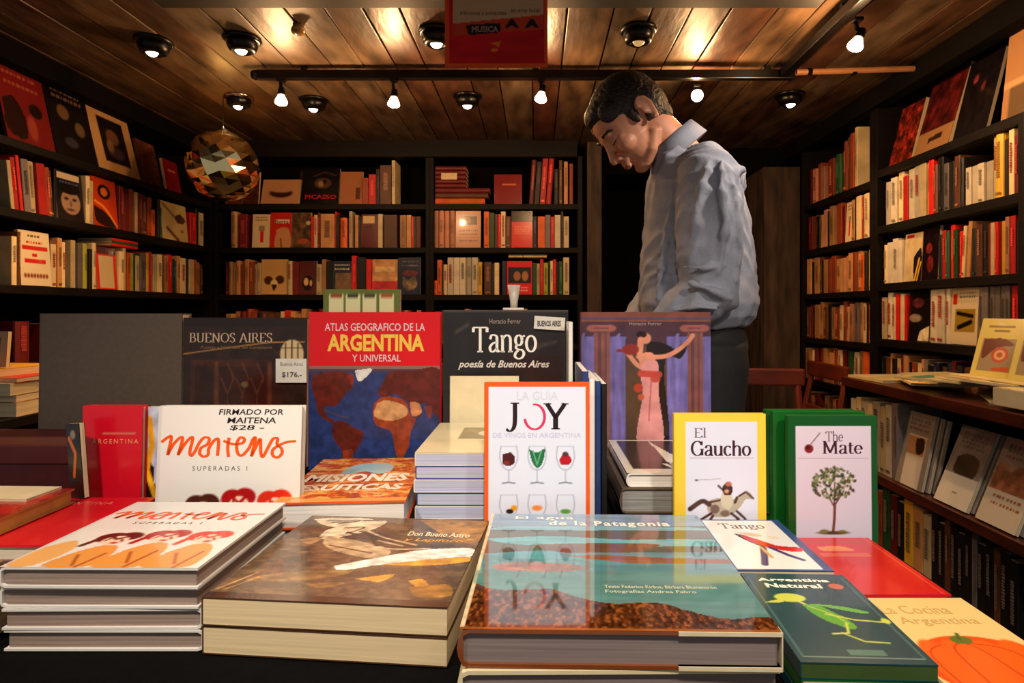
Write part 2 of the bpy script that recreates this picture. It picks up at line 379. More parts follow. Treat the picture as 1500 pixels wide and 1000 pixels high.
bd = [('shelf', (RX - .012, 1.87, z - .032), (RX + .26, 2.64, z)) for z in (.28,) + ZR2]
bd += [('upright', (RX - .014, 2.64, 0), (RX + .26, 2.674, 2.05)), ('upright', (RX - .014, 1.845, 0), (RX + .26, 1.869, 1.729)), ('back_panel', (RX + .26, 1.845, 0), (RX + .28, 2.67, 2.05))]
board_case('bookcase', 'wide dark bookcase on the right wall above the counter', bd)
bd = [('shelf', (RX - .012, 1.2, z - .03), (RX + .26, 1.82 if z < 1.7 else 1.8435, z)) for z in (1.01, 1.245, 1.49, 1.73)]
bd += [('upright', (RX - .014, 1.82, 0), (RX + .26, 1.844, 1.699)), ('back_panel', (RX + .26, 1.2, 0), (RX + .28, 1.84, 2.05))]
board_case('bookcase', 'dark bookcase at the right edge holding the large tan poster folder', bd)

# ---------------------------------------------------------------- shelf rows
PAL = {'T': ('tan', (.74, .53, .33)), 'W': ('cream', (.86, .77, .58)), 'R': ('red', (.80, .09, .07)), 'D': ('dark red', (.42, .07, .07)),
 'O': ('orange', (.84, .36, .10)), 'K': ('black', (.07, .055, .055)), 'B': ('brown', (.38, .22, .13)), 'G': ('green', (.11, .30, .15)),
 'V': ('lime green', (.66, .68, .18)), 'Y': ('yellow', (.86, .66, .18)), 'N': ('navy', (.10, .13, .26)), 'g': ('grey', (.45, .42, .42)),
 'P': ('pinkish tan', (.74, .50, .40)), 'E': ('pale grey', (.78, .74, .66)), 'C': ('rust', (.58, .24, .12))}
WORDS = ['first', 'second', 'third', 'fourth', 'fifth', 'sixth', 'seventh', 'eighth', 'ninth', 'tenth', 'eleventh', 'twelfth', 'thirteenth', 'fourteenth', 'fifteenth', 'sixteenth', 'seventeenth', 'eighteenth', 'nineteenth', 'twentieth']
def mark_mesh(parent, h_, t, col, rnd):
    """spine print: a band or short strokes across the spine at local -X"""
    v = []; f = []
    def q(y0, y1, z0, z1):
        n = len(v); v.extend([(-.0009 - min(t * .1, .003), y0, z0), (-.0009 - min(t * .1, .003), y1, z0), (-.0009 - min(t * .1, .003), y1, z1), (-.0009 - min(t * .1, .003), y0, z1)]); f.append((n, n + 1, n + 2, n + 3))
    a = t * .22; z = h_ * rnd.uniform(.3, .5); e = h_ * rnd.uniform(.75, .9)
    while z < e:
        s_ = rnd.uniform(.003, .007); q(-a * rnd.uniform(.7, 1), a * rnd.uniform(.7, 1), z, z + s_); z += s_ + .0022
    if rnd.random() < .5: q(-t * .3, t * .3, h_ * .05, h_ * .09)
    return tag(mesh_obj('spine_lettering', v, f, ink(col), parent), kind='stuff')
BMAT = {}
def bmat(code, k):
    if (code, k) not in BMAT:
        c = PAL[code][1]; s_ = (.86, 1.0, 1.1)[k]; BMAT[(code, k)] = mat('book_cloth_%s_%d' % (PAL[code][0].replace(' ', '_'), k), tuple(min(1, v * s_) for v in c), .5, var=.12, scale=12)
    return BMAT[(code, k)]
LN = {}
def small_art(key, w_, h_):
    nx = 36; A = Art(nx, int(nx * h_ / w_), h_ / w_); a = A
    def txt(v0, v1, c, n=3, u0=.15, u1=.85):
        for i in range(n):
            vv = v0 + (v1 - v0) * i / max(1, n - 1) if n > 1 else v0
            u = u0
            while u < u1: l = NP.uniform(.03, .1); a.rect(u, vv, min(u1, u + l), vv + .035, c); u += l + .03
    if key == 'maroon': a.C[:] = (.46, .10, .10); a.blob([(.05, .55), (.3, .5), (.45, .7), (.4, .95), (.05, .9)], (.14, .05, .05)); a.ell(.72, .58, .14, .08, (.10, .04, .04)); a.ell(.58, .8, .1, .14, (.62, .25, .18)); txt(.12, .32, (.62, .3, .22), 3)
    elif key == 'darkfaces': a.C[:] = (.07, .05, .06); a.ell(.35, .38, .14, .1, (.42, .30, .2)); a.ell(.7, .55, .12, .1, (.38, .30, .2)); a.ell(.42, .78, .16, .07, (.22, .2, .24)); txt(.08, .16, (.4, .3, .25), 2)
    elif key == 'frame': a.C[:] = (.74, .56, .36); a.rect(.2, .16, .82, .86, (.10, .06, .06)); a.ell(.5, .45, .15, .12, (.4, .26, .18)); a.ell(.52, .68, .2, .1, (.25, .18, .2)); a.ell(.4, .6, .08, .1, (.5, .35, .25))
    elif key == 'portrait': a.C[:] = (.10, .09, .10); a.ell(.52, .62, .36, .26, (.62, .5, .40)); a.rect(.08, .04, .9, .17, (.85, .76, .62)); a.ell(.5, .36, .4, .1, (.07, .06, .07)); a.ell(.36, .56, .08, .03, (.15, .1, .1)); a.ell(.66, .56, .08, .03, (.15, .1, .1)); a.ell(.52, .66, .05, .06, (.45, .33, .27)); a.ell(.5, .78, .14, .025, (.3, .16, .14)); txt(.21, .21, (.3, .3, .45), 1)
    elif key == 'orangeface': a.C[:] = (.72, .22, .08); a.ell(.5, .28, .26, .15, (.10, .05, .05)); a.ell(.5, .28, .15, .09, (.8, .4, .18)); a.blob([(.05, .6), (.5, .7), (.95, .95), (.6, 1.), (.1, .9)], (.15, .06, .07)); a.line([(.1, .5), (.5, .62), (.95, .95)], .07, (.95, .55, .15), smooth=True)
    elif key == 'creamfig': a.C[:] = (.80, .70, .46); a.blob([(.5, .35), (.75, .25), (.95, .4), (.8, .52), (.6, .5)], (.30, .16, .12)); a.line([(.1, .08), (.5, .35)], .06, (.5, .4, .24)); a.line([(.2, .7), (.6, .98)], .08, (.38, .22, .16)); a.ell(.78, .72, .05, .03, (.4, .25, .15))
    elif key == 'redtext': a.C[:] = (.88, .82, .68); txt(.08, .08, (.4, .3, .2), 1, .3, .7); txt(.2, .2, (.75, .1, .08), 1, .25, .75); a.rect(.1, .27, .92, .35, (.8, .12, .1)); a.rect(.4, .42, .58, .46, (.8, .12, .1)); a.rect(.15, .51, .85, .59, (.8, .12, .1)); [a.ell(.15 + .1 * i, .82, .04, .04, (.5, .2, .12)) for i in range(8)]
    elif key == 'redframe': a.C[:] = (.85, .15, .10); a.rect(.0, .0, 1, .16, (.25, .08, .1)); a.rect(.12, .2, .86, .98, (.84, .74, .56))
    elif key == 'brown': a.C[:] = (.34, .17, .11); a.mottle(.4, 5, 6, 3)
    elif key == 'bowl': a.C[:] = (.72, .52, .36); a.ell(.5, .55, .3, .2, (.22, .1, .07)); a.ell(.5, .44, .3, .1, (.72, .52, .36))
    elif key == 'greenred': a.C[:] = (.26, .2, .12); a.ell(.5, .25, .3, .14, (.4, .1, .08)); a.mottle(.35, 6, 6, 2)
    elif key == 'picasso': a.C[:] = (.03, .025, .03); a.ell(.55, .42, .24, .15, (.30, .2, .15)); a.ell(.5, .44, .08, .08, (.6, .42, .3)); a.ell(.6, .38, .05, .06, (.05, .03, .03)); a.line([(.3, .22), (.6, .12), (.9, .2)], .05, (.22, .14, .1), smooth=True)
    elif key == 'tanbox': a.C[:] = (.66, .42, .27); a.rect(.7, .5, .9, .85, (.35, .2, .14))
    elif key == 'redman': a.C[:] = (.86, .76, .58); a.rect(.45, .5, .65, .85, (.8, .12, .1)); a.rect(.38, .35, .7, .5, (.6, .5, .38)); txt(.08, .16, (.5, .4, .3), 2)
    elif key == 'berta': a.C[:] = (.76, .14, .10); a.rect(.2, .2, .9, .32, (.9, .8, .68)); a.blob([(.3, .5), (.6, .42), (.9, .52), (.95, 1), (.25, 1)], (.78, .55, .36)); a.line([(.5, .75), (.55, 1)], .06, (.45, .2, .14))
    elif key == 'brownphoto': a.C[:] = (.36, .26, .16); a.mottle(.6, 5, 7, 5); a.ell(.6, .82, .3, .08, (.66, .3, .2)); a.ell(.85, .3, .12, .06, (.8, .72, .55))
    elif key == 'labelled': a.C[:] = (.36, .08, .07); a.rect(.1, .05, .8, .28, (.84, .70, .5)); a.line([(.1, .4), (.6, .36)], .08, (.1, .05, .05))
    elif key == 'maroon2': a.C[:] = (.28, .12, .09); a.mottle(.5, 5, 7, 8)
    elif key == 'bats': a.C[:] = (.80, .62, .36); a.ell(.28, .6, .17, .12, (.28, .13, .08)); a.ell(.72, .58, .17, .12, (.28, .13, .08)); a.ell(.5, .68, .14, .1, (.9, .78, .55)); a.blob([(.38, .72), (.6, .72), (.5, .9)], (.2, .1, .08))
    elif key == 'face2': a.C[:] = (.34, .12, .08); a.ell(.5, .66, .33, .22, (.12, .05, .04)); a.ell(.4, .62, .14, .12, (.85, .68, .45)); a.ell(.68, .66, .08, .1, (.8, .62, .42))
    elif key == 'tealtext': a.C[:] = (.12, .16, .15); a.rect(.15, .36, 1, 1, (.48, .36, .2)); txt(.1, .22, (.75, .7, .6), 2, .1, .9); a.mottle(.2, 5, 5, 1)
    elif key == 'goldred': a.C[:] = (.82, .60, .36); a.rect(0, .62, 1, 1, (.75, .16, .1)); a.rect(.1, .22, .9, .36, (.9, .74, .5)); a.mottle(.25, 4, 8, 2)
    elif key == 'crowd': a.C[:] = (.13, .12, .18); txt(.1, .2, (.4, .4, .5), 2, .15, .9); a.ell(.5, .42, .35, .08, (.45, .14, .1)); a.blob([(.2, .5), (.45, .6), (.7, .48), (.85, .75), (.5, .9), (.25, .8)], (.46, .38, .24)); a.mottle(.6, 9, 9, 3)
    elif key == 'maroonplain': a.C[:] = (.50, .07, .08); a.rect(.28, .3, .78, .36, (.8, .45, .3))
    elif key == 'tantext': a.C[:] = (.78, .56, .43); a.rect(.15, .14, .85, .38, (.22, .1, .08)); a.blob([(.2, .2), (.5, .16), (.6, .3), (.3, .32)], (.5, .34, .26)); txt(.52, .8, (.42, .25, .18), 4, .15, .88)
    elif key == 'redblack': a.C[:] = (.84, .12, .09); a.rect(0, 0, 1, .3, (.16, .1, .09)); a.mottle(.5, 9, 12, 3, (a.V < .3)); txt(.42, .6, (.95, .45, .35), 4)
    elif key == 'redpeople': a.C[:] = (.86, .10, .08); a.rect(.05, .18, .95, .66, (.12, .07, .06)); a.ell(.4, .45, .14, .14, (.66, .42, .26)); a.ell(.72, .45, .13, .15, (.7, .46, .28)); txt(.78, .86, (.95, .7, .55), 2)
    elif key == 'yellowman': a.C[:] = (.80, .72, .54); a.mottle(.15, 4, 4, 6); a.blob([(.55, .5), (.95, .35), (1, 1), (.6, 1)], (.12, .09, .14)); a.line([(.62, 1), (.85, .55)], .09, (.9, .7, .2)); a.line([(.75, 1), (.95, .62)], .07, (.9, .7, .2)); a.rect(.1, .02, .5, .1, (.66, .1, .2))
    elif key == 'darkred': a.C[:] = (.10, .05, .06); a.ell(.4, .4, .2, .1, (.5, .16, .14)); a.ell(.5, .7, .2, .16, (.4, .12, .11)); a.mottle(.5, 8, 8, 3)
    elif key == 'bwphoto': a.C[:] = (.09, .06, .07); a.ell(.4, .25, .28, .1, (.38, .16, .18)); a.ell(.3, .55, .3, .08, (.55, .48, .42)); a.poly([(.55, .8), (.95, .7), (.95, 1), (.45, 1)], (.84, .78, .66)); a.mottle(.4, 8, 8, 3)
    elif key == 'goldphoto': a.C[:] = (.80, .74, .62); a.rect(.15, .38, .9, .78, (.58, .48, .14)); a.line([(.25, .45), (.8, .5)], .1, (.08, .06, .05)); a.line([(.3, .7), (.75, .6)], .12, (.08, .06, .05)); a.rect(.04, .1, .2, .3, (.8, .14, .1)); txt(.08, .14, (.5, .45, .4), 2, .3, .9)
    elif key == 'redmosaic': a.C[:] = (.42, .12, .08); a.mottle(.9, 8, 12, 3); a.mottle(.5, 14, 14, 5)
    elif key == 'collage': a.C[:] = (.30, .08, .08); a.mottle(.8, 7, 7, 2); a.rect(0, .72, 1, 1, (.60, .44, .28)); a.poly([(.35, .82), (.75, .8), (.75, .87), (.35, .89)], (.2, .12, .08))
    elif key == 'nightred': a.C[:] = (.07, .05, .06); a.ell(.3, .25, .08, .06, (.5, .2, .18)); a.ell(.6, .4, .06, .06, (.4, .16, .14)); a.mottle(.6, 9, 9, 2)
    elif key == 'tanposter': a.C[:] = (.66, .48, .32); a.rect(.0, .64, 1, .7, (.78, .6, .42)); a.rect(.06, .7, 1, 1, (.40, .32, .22)); a.line([(.3, .95), (.45, .8), (.9, .78)], .06, (.7, .55, .38), smooth=True); a.ell(.95, .18, .07, .06, (.2, .12, .1))
    elif key == 'horsebrown': a.C[:] = (.60, .55, .50); a.rect(.2, .3, .85, .6, (.86, .80, .68)); a.rect(.22, .32, .83, .56, (.72, .52, .34)); a.blob([(.5, .34), (.75, .33), (.8, .5), (.6, .55), (.5, .45)], (.22, .13, .09)); a.rect(.2, .6, .85, 1, (.90, .86, .78)); txt(.08, .2, (.42, .38, .36), 3)
    elif key == 'treephoto': a.C[:] = (.56, .52, .50); a.mottle(.1, 5, 5); a.blob([(.2, .4), (.5, .33), (.85, .4), (.8, .62), (.25, .6)], (.24, .20, .14)); a.rect(.0, .62, 1, 1, (.88, .85, .78)); txt(.08, .24, (.40, .36, .35), 4); a.rect(.44, .82, .58, .84, (.5, .45, .4))
    elif key == 'redhorses': a.C[:] = (.62, .56, .50); a.rect(.05, .3, .95, .62, (.58, .36, .24)); a.mottle(.5, 6, 10, 4, (a.V > .3) & (a.V < .62)); a.rect(0, .62, 1, 1, (.84, .78, .68)); txt(.66, .74, (.6, .36, .25), 2, .2, .9); txt(.08, .2, (.42, .38, .36), 3)
    return A
FACE = {'maroon': 'large maroon picture book', 'darkfaces': 'black book with two dim faces', 'frame': 'tan-framed picture book with dark centre', 'portrait': 'black-and-white portrait cover', 'orangeface': 'orange and black illustrated cover',
 'creamfig': 'cream cover with brown bird-like figure', 'redtext': 'cream cover with red lettering', 'redframe': 'cream cover framed in red', 'brown': 'plain brown cover', 'bowl': 'tan cover with dark bowl', 'greenred': 'dark olive cover with red motif',
 'picasso': 'black eye cover with red title', 'tanbox': 'tan cover with small brown panel', 'redman': 'cream cover with small red figure', 'berta': 'red cover with white title and tan figure', 'brownphoto': 'mottled brown photo cover',
 'labelled': 'dark red cover with cream label', 'maroon2': 'dark brown mottled cover', 'bats': 'golden tan cover with dark masks', 'face2': 'maroon cover with dark-haired face', 'tealtext': 'dark teal cover with pale title', 'goldred': 'gold and red landscape cover',
 'crowd': 'navy cover with crowd of figures', 'maroonplain': 'plain maroon book with gilt title', 'tantext': 'pinkish tan cover with dark picture', 'redblack': 'red cover with black photo band', 'redpeople': 'bright red cover with two people',
 'yellowman': 'cream cover with yellow-striped figure', 'darkred': 'near-black cover with red faces', 'bwphoto': 'dark photo cover with white corner', 'goldphoto': 'white cover with golden photograph', 'redmosaic': 'red mosaic-patterned cover', 'collage': 'wide red collage cover with tan strip',
 'nightred': 'black cover with faint red spots', 'tanposter': 'large tan poster folder', 'horsebrown': 'grey cover with horseman photo panel', 'treephoto': 'grey cover with tree photograph', 'redhorses': 'cream and rust cover with horse picture'}
COUNT = {}
BULK = []
def row(wall, x0, z, spec, place, seed, hmax=.2, depth=.15, bulk=False):
    rnd = random.Random(seed)
    items = re.findall(r'(F|[A-Za-z_])(\d+(?:\.\d+)?)(?::(\w+))?(?:/(\d+))?(?:~(-?\d+))?(?:x(\d+))?', spec)
    seq = []
    for c, wd, key, hh, lean, rep in items:
        for _ in range(int(rep or 1)): seq.append((c, float(wd), key, int(hh) / 100 if hh else None, float(lean) if lean else 0))
    tot = {}
    for s_ in seq: tot[s_[0]] = tot.get(s_[0], 0) + 1
    seen = {}; px = x0
    def pos(p):
        if wall == 'back': return (p - 785) * .00385
        if wall == 'left': return .9 * 1830 / (785 - p)
        return .9 * 1480 / (p - 785)
    group = 'books on the ' + place
    ups = [q for q in (ZL if wall != 'right' else ZR1 if x0 < 1190 else ZR2) if q > z + .05]; cap = (min(ups) - z - .036) if ups else 9
    last = None
    for c, wd, key, hh, lean in seq:
        a, b = pos(px), pos(px + wd); px += wd
        if c == '_': last = None; continue
        mid = (a + b) / 2; t = abs(b - a)
        if c == 'F':
            h_ = min(cap, hh or hmax * .97); set_ = .006
            la = math.radians(-(lean or 7)); tk = .014; up = .0012 + tk * math.sin(-la)
            if wall == 'back': loc = (mid, BY + set_, z + up); rz = 0
            elif wall == 'left': loc = (LX - set_, mid, z + up); rz = PI / 2
            else: loc = (RX + set_, mid, z + up); rz = -PI / 2
            rr = (la, 0, rz)
            lab = '%s facing out on the %s' % (FACE[key], place)
            bk = book('book', lab, t * .97, h_, tk, bmat('K', 1) if key in ('picasso', 'darkfaces', 'darkred', 'nightred') else bmat('B', 0) if key in ('brown', 'maroon', 'collage') else bmat('W', 0), loc, rr, 'soft', None, small_art(key, t, h_))
            if key == 'picasso': letter(bk, t, h_, sans('PICASSO', .02), (.1, .74, .92, .86), (.72, .06, .08))
            if key == 'berta': letter(bk, t, h_, sans('Berta', .01), (.22, .2, .85, .33), (.35, .12, .1))
            continue
        seen[c] = seen.get(c, 0) + 1
        cn = PAL[c][0]
        h_ = min(cap, hh or rnd.choice([.86, .9, .93, .96, 1.0]) * hmax)
        th = t * .95
        if lean:
            th = t * .9
        back = rnd.uniform(0, .012)
        zz = z + .0008 + abs(math.sin(math.radians(lean))) * th / 2
        la = math.radians(lean)
        if wall == 'back': loc = (mid, BY + back, zz); rz = PI / 2
        elif wall == 'left': loc = (LX - back, mid, zz); rz = PI
        else: loc = (RX + back, mid, zz); rz = 0
        thin = 'thin ' if t < .018 else 'thick ' if t > .042 else ''
        o_ = 'only' if tot[c] == 1 else WORDS[seen[c] - 1]
        lab = '%s %s book%s on the %s' % (o_, cn, '' if tot[c] == 1 else ' from the left', place)
        bk = book('book', 'the ' + lab, depth * rnd.uniform(.9, 1.02), h_, th, bmat(c, rnd.randrange(3)), loc, (la, 0, rz), 'hard' if rnd.random() < .3 and t > .02 else 'soft', group, spine=True)
        if bulk: BULK.append(bk)
        if t > .014 and rnd.random() < .62:
            q = PAL[c][1]; dark = sum(q) > 1.2
            mark_mesh(bk, h_, th, (.62, .2, .14) if sum(q) > 1.7 and rnd.random() < .3 else tuple(v * .66 for v in q) if dark else tuple(min(1, v * 1.25 + .17) for v in q), rnd)
# left wall
row('left', 13, ZL[2], 'F72:maroon/33~12 F62:darkfaces/30~12 F62:frame/30~14 _3 F28:brown/21~12 _6 F22:maroonplain/16~10', 'left wall top shelf', 1, .2)
row('left', 17, ZL[1], 'W6~-7 R7~-7 K3~-7 R5~-7 g11~-6 W9~-5 R13~-5 C7~-5 B5~-5 K4 F40:portrait/19~5 W6 W7 F36:orangeface/21~5 D7 D8 C7 W4 D8 B8 O6 O8/13 K4 G4/15 F38:creamfig/19~5 _2 R9 K4 W8', 'left wall middle shelf', 2, .195)
row('left', 20, ZL[0], 'W8 B5 F46:redtext/20~4 W8 T7 W5 _9 W7 g7 K3 V7 K4 W6 R3 F30:redframe/18~4 W9 W5 O5 V4 G4 W6 g9 Y4 R4 W6 W7 B4 T5 R6 N4 G4 T5 W8 K4 W7 O4 T5 B4', 'left wall lower shelf', 3, .19)
row('left', 24, .92, 'D22 _30 D24/16 _40 T10/17 _6 T12/17 _12 B30/15 B20/14', 'left wall shelf hidden behind the grey book', 4, .19, bulk=True)
# back wall, wide bay
row('back', 328, ZL[2], 'F26:brown/17 F24:maroon2/19 _2 F58:bowl/15~16 _2 F56:picasso/21~9 F34:tanbox/19~9 C9/15 R11/17 K6 B17/22 W5/25', 'top shelf behind the glass ball', 5, .2)
row('back', 336, ZL[1], 'T10 _3 D12 _7 F26:redman/19~4 F32:berta/20~4 F29:brownphoto/20~4 R5 W5 D4 T21 R2 K5 O11/17 _3 W5 _3 T5 K4 F25:labelled/19~4 W7 _2 B20 _3 T10 T7 R4 G3 D7', 'back wall middle shelf', 6, .205)
row('back', 329, ZL[0], 'D5 T6x2 T5 C7 T6 C6 T6 W5 F39:bats/20~3 W8/19 D9 F26:face2/19~3 W8 T6 K9/19 F28:tealtext/19~3 R8/22 K14/21 R8 F38:goldred/20~3 F34:crowd/21~3', 'back wall lower shelf', 7, .2)
# back wall, narrow bay
row('back', 723, ZL[2], 'F42:maroonplain/17~4 _9 D8/25~4 K8/24~4 R9/27~4 R9/26~4 _3 K8 B5/25 _2 T6/24 _2 C6/23', 'top shelf beside the pilaster', 8, .22)
row('back', 635.5, ZL[1], 'P7/22 P8/22x3 F38:tantext/22~3 _4 O8 G8 D5 R4 W7 B8 F32:redblack/21~3 N6 _1 O11 g8 R6 E9 K4 W8', 'narrow bay middle shelf', 9, .205)
row('back', 636, ZL[0], 'O4/8 O7 K2 W6/17 E9/21x5 Y6 _3 B11 K4 W7/18 _4 N7 F38:redpeople/19~3 G6/18 W5 R5/20 V7/18 K3 W4 R5/20 K3 G7/19 W9/21', 'narrow bay lower shelf', 10, .205)
for z_, sd in ((.94, 31), (.65, 32)):
    row('back', 330, z_, 'T7x3 D9 C8x2 K7 B9x3 W6 R8 T8x4 D9x2 _12 B10x3 T7x3 C8 K9 W7x2 D8x3 T6x4', 'back wall lower shelves hidden by the table display', sd, .2, bulk=True)
    row('back', 637, z_, 'B9x3 T8x4 D8x2 C7 W7x2 K9 B8x3 T7x3 R6', 'back wall lower shelves hidden by the table display', sd + 5, .2, bulk=True)
# right wall, far bay
row('right', 1184, ZR1[5], 'D6 P6 C5 P6 _5 C8 G7/20 _7 C6/24 B5/25 C5/26 W4/28', 'far right bay topmost shelf', 11, .2, bulk=True)
row('right', 1183, ZR1[4], 'D6/18 B5/18 K5 T6 P5 K3 T6 _5 C7/20 D5 F10:redman/19~3 T5 K3 W7 C4 W7', 'far right bay second shelf', 12, .2, bulk=True)
row('right', 1181, ZR1[3], 'T6/19 K4 T7 B5 K3 T6 C5 C6 T7 T6 P5 T6 C7 T6 O5 K4 W10', 'far right bay third shelf', 13, .19, bulk=True)
row('right', 1180, ZR1[2], 'B5 D5 K3 T7 T5 B6 K4 T6 C6 W5 C6 T6 P5 g7 T6 W6 K3 O4', 'far right bay fourth shelf', 14, .19, bulk=True)
row('right', 1180, ZR1[1], 'T7 W5 D4 _4 C6 T5 _3 T6 C5 W6 D5 _3 G7 W5~4 E6 T5 O9', 'far right bay fifth shelf', 15, .18, bulk=True)
row('right', 1180, ZR1[0], 'B7 T5 D5 C6 _4 T6 B5 P5 D5 C6 B6 W5 T6 C6', 'far right bay bottom shelf', 16, .17, bulk=True)
# right wall, near bay
row('right', 1299, ZR2[5], 'F34:redmosaic/25~14 _2 F52:collage/31~16 _5 F50:nightred/28~14 _16', 'near right bay top shelf', 17, .2)
row('right', 1296, ZR2[4], 'E8 E9/19 W8/21 R7/18 E9/20 E9/21 W9/21 T5/21 R7/21 B6 K8 g7 K7 B8 K7 _3 E8/13 E10/13 E10/13 E10/13 W5/21 Y13/23 K8 W8/22 D8 W5/22 B6/22', 'near right bay second shelf', 18, .2)
row('right', 1291, ZR2[3], 'W6 E8 E8 E8 F26:yellowman/19~3 F24:darkred/20~3 K7 R5 G6 R6 G6 R6 W5~4 T6~4 _2 K8 B9 K8 D5/17 W6/17 R5/17 Y10/17 P6/18 R8/18 K8', 'near right bay third shelf', 19, .19)
row('right', 1290.5, ZR2[2], 'W7 E8 W6 R4 W8 R4 F32:bwphoto/20~3 E10/20 E12/20 E7/20 F40:goldphoto/20~3 g8/20x6 R9/20 K12', 'near right bay fourth shelf', 20, .195)
row('right', 1290, ZR2[1], 'K5 B5 T5 K5 W6 D5 T8 K5 C6 W7 T5 g6 K9 N8 B7 N9 D6 K12 B9 T10', 'near right bay shelf just above the counter', 21, .175, bulk=True)
o = book('poster_folder', 'large tan poster folder standing on the top shelf at the right edge', .37, .33, .012, bmat('B', 0), (RX + .003, 1.775, 1.7335), (math.radians(-6), 0, -PI / 2), art=small_art('tanposter', .37, .33), cat='folder')

# extra covers that stand behind others on the shelves, and lying stacks
book('book', 'dark olive book behind the tan bowl cover on the top shelf', .2, .215, .012, bmat('B', 0), (-1.275, BY + .105, ZL[2] + .001), (math.radians(-4), 0, 0), art=small_art('greenred', .2, .215))
def lying(label, x0, x1, y, z, dpt, t, code, group=None, style='hard', yaw=0):
    b = book('book', label, dpt, x1 - x0, t, bmat(code, 1), (x1, y + dpt / 2, z + t), (-PI / 2, 0, PI / 2 + yaw), style, group); return b
zz = ZL[2] + .001
for k, (c, t, x1, lab) in enumerate([('O', .036, -.29, 'orange book lying flat at the foot of the stack on the top shelf'), ('B', .028, -.27, 'brown book lying on the orange book in the top shelf stack'), ('D', .030, -.26, 'long dark red book lying midway up the top shelf stack')]):
    lying(lab, -.57, x1, BY + .01, zz, .18, t, c); zz += t + .0006
for k in range(5):
    lying('dark red volume, %s of five lying in the top shelf stack' % ['lowest', 'second from bottom', 'middle one', 'second from top', 'topmost'][k], -.57, -.395, BY + .012, zz, .16, .024, 'D', 'dark red volumes stacked on the top shelf')
    zz += .0245
tag(MB().box((-.535, BY + .004, zz - .078), (-.445, BY + .0068, zz - .042), Matrix.Rotation(0, 4, 'X')).build('price_label', mat('cream_card', (.88, .78, .6), .7)), 'cream paper label on the stack of dark red volumes', 'label')
for k, c in enumerate('RGR'):
    t = .011; y0 = 1.83 * 900 / (785 - 165); y1 = 1.83 * 900 / (785 - 203)
    book('book', '%s thin book lying across the row on the left wall lower shelf' % ['lower red', 'green', 'upper red'][k], .15, y1 - y0, t, bmat(c, 2), (LX - .078, y1, ZL[0] + .192 + k * (t + .0004) + t), (-PI / 2, 0, PI), 'soft', None)
for k, (x0, x1) in enumerate(((-.155, -.076), (-.072, .062))):
    lying('cream book lying across the row above the red people cover, %s one' % ('left' if k == 0 else 'right'), x0, x1, BY + .02, ZL[0] + .2125, .12, .018, 'W', 'cream books lying across the narrow bay row', 'soft')
# ---------------------------------------------------------------- display table
TZ = .72
t = thing('display_table', 'black cloth-topped display table carrying all the foreground books', 'table')
BLACK = mat('black_table_cloth', (.022, .018, .02), .9, spec=.1, var=.2, scale=60, bump=.1)
MB().box((-1.3, .52, TZ - .03), (.605, 1.535, TZ), bev=.004).build('tabletop', BLACK, t)
MB().box((-1.28, .54, .08), (.585, .556, TZ - .031)).build('front_drape', BLACK, t)
MB().box((.57, .557, .08), (.584, 1.52, TZ - .031)).build('side_drape', BLACK, t)
for x, y in ((-1.22, .62), (.52, .62), (-1.22, 1.45), (.52, 1.45)): MB().box((x, y, 0), (x + .045, y + .045, TZ - .031)).build('leg', DARK, t)
tag(MB().box((-1.22, 1.432, TZ + .0005), (.45, 1.53, TZ + .036), bev=.003).build('display_riser', BLACK), 'low black riser under the tall back row of books', 'riser')
def flat(w_, h_, x, y, ztop, t, cover, label, yaw=0, **k):
    return book(k.pop('name', 'book'), label, w_, h_, t, cover, (x, y, ztop), (-PI / 2, 0, math.radians(yaw)), **k)
CW = mat('white_gloss_cover', (.90, .885, .86), .3, var=.02, coat=.3); CC = mat('cream_cover', (.88, .82, .66), .45, var=.04)
CR = mat('red_gloss_cover', (.82, .05, .12), .35, var=.05, coat=.2); COR = mat('orange_cover', (.90, .33, .07), .35, var=.05)
CG = mat('green_cover', (.04, .36, .10), .35, var=.08); CY = mat('yellow_cover', (.93, .78, .22), .35, var=.05)
CT = mat('teal_cover', (.07, .25, .28), .35, var=.08); CBL = mat('blue_cover', (.15, .24, .46), .35, var=.08)
CBR = mat('dark_brown_cover', (.22, .12, .08), .35, var=.1); CK = mat('charcoal_cover', (.10, .09, .10), .35, var=.1); CGY = mat('grey_slipcase', (.37, .31, .26), .5, var=.06, scale=80)
PW = mat('page_edges_white', (.88, .86, .84), .8, var=.1, scale=5, stretch=(1, 80, 1))
PB = mat('page_edges_bluish', (.72, .74, .84), .8, var=.12, scale=5, stretch=(1, 80, 1))

# --- maitena: stack of four and a standing copy
MAI = [[(90, 380), (150, 330), (178, 335), (150, 505)], [(150, 500), (200, 400), (258, 335), (280, 350), (245, 505)], [(245, 500), (300, 400), (350, 338), (372, 345), (350, 470), (365, 510), (395, 470), (430, 390), (475, 335), (520, 345), (505, 400), (450, 435), (440, 490), (475, 518), (515, 500), (520, 440), (560, 370), (598, 345), (606, 400), (600, 512)],
       [(700, 335), (690, 430), (700, 522)], [(650, 365), (700, 388), (760, 400), (825, 385), (838, 348), (800, 335), (772, 390), (780, 480), (820, 508), (880, 440), (915, 352), (938, 345), (905, 518)], [(905, 515), (955, 400), (982, 350), (990, 480), (1010, 520), (1050, 440), (1095, 350), (1138, 345), (1135, 400), (1175, 440), (1180, 490), (1140, 528), (1098, 505), (1100, 450), (1160, 405), (1225, 378), (1305, 368)]]
MAI = [[((x - 60) / 1300, -(y - 40) / 1300) for x, y in P] for P in MAI]
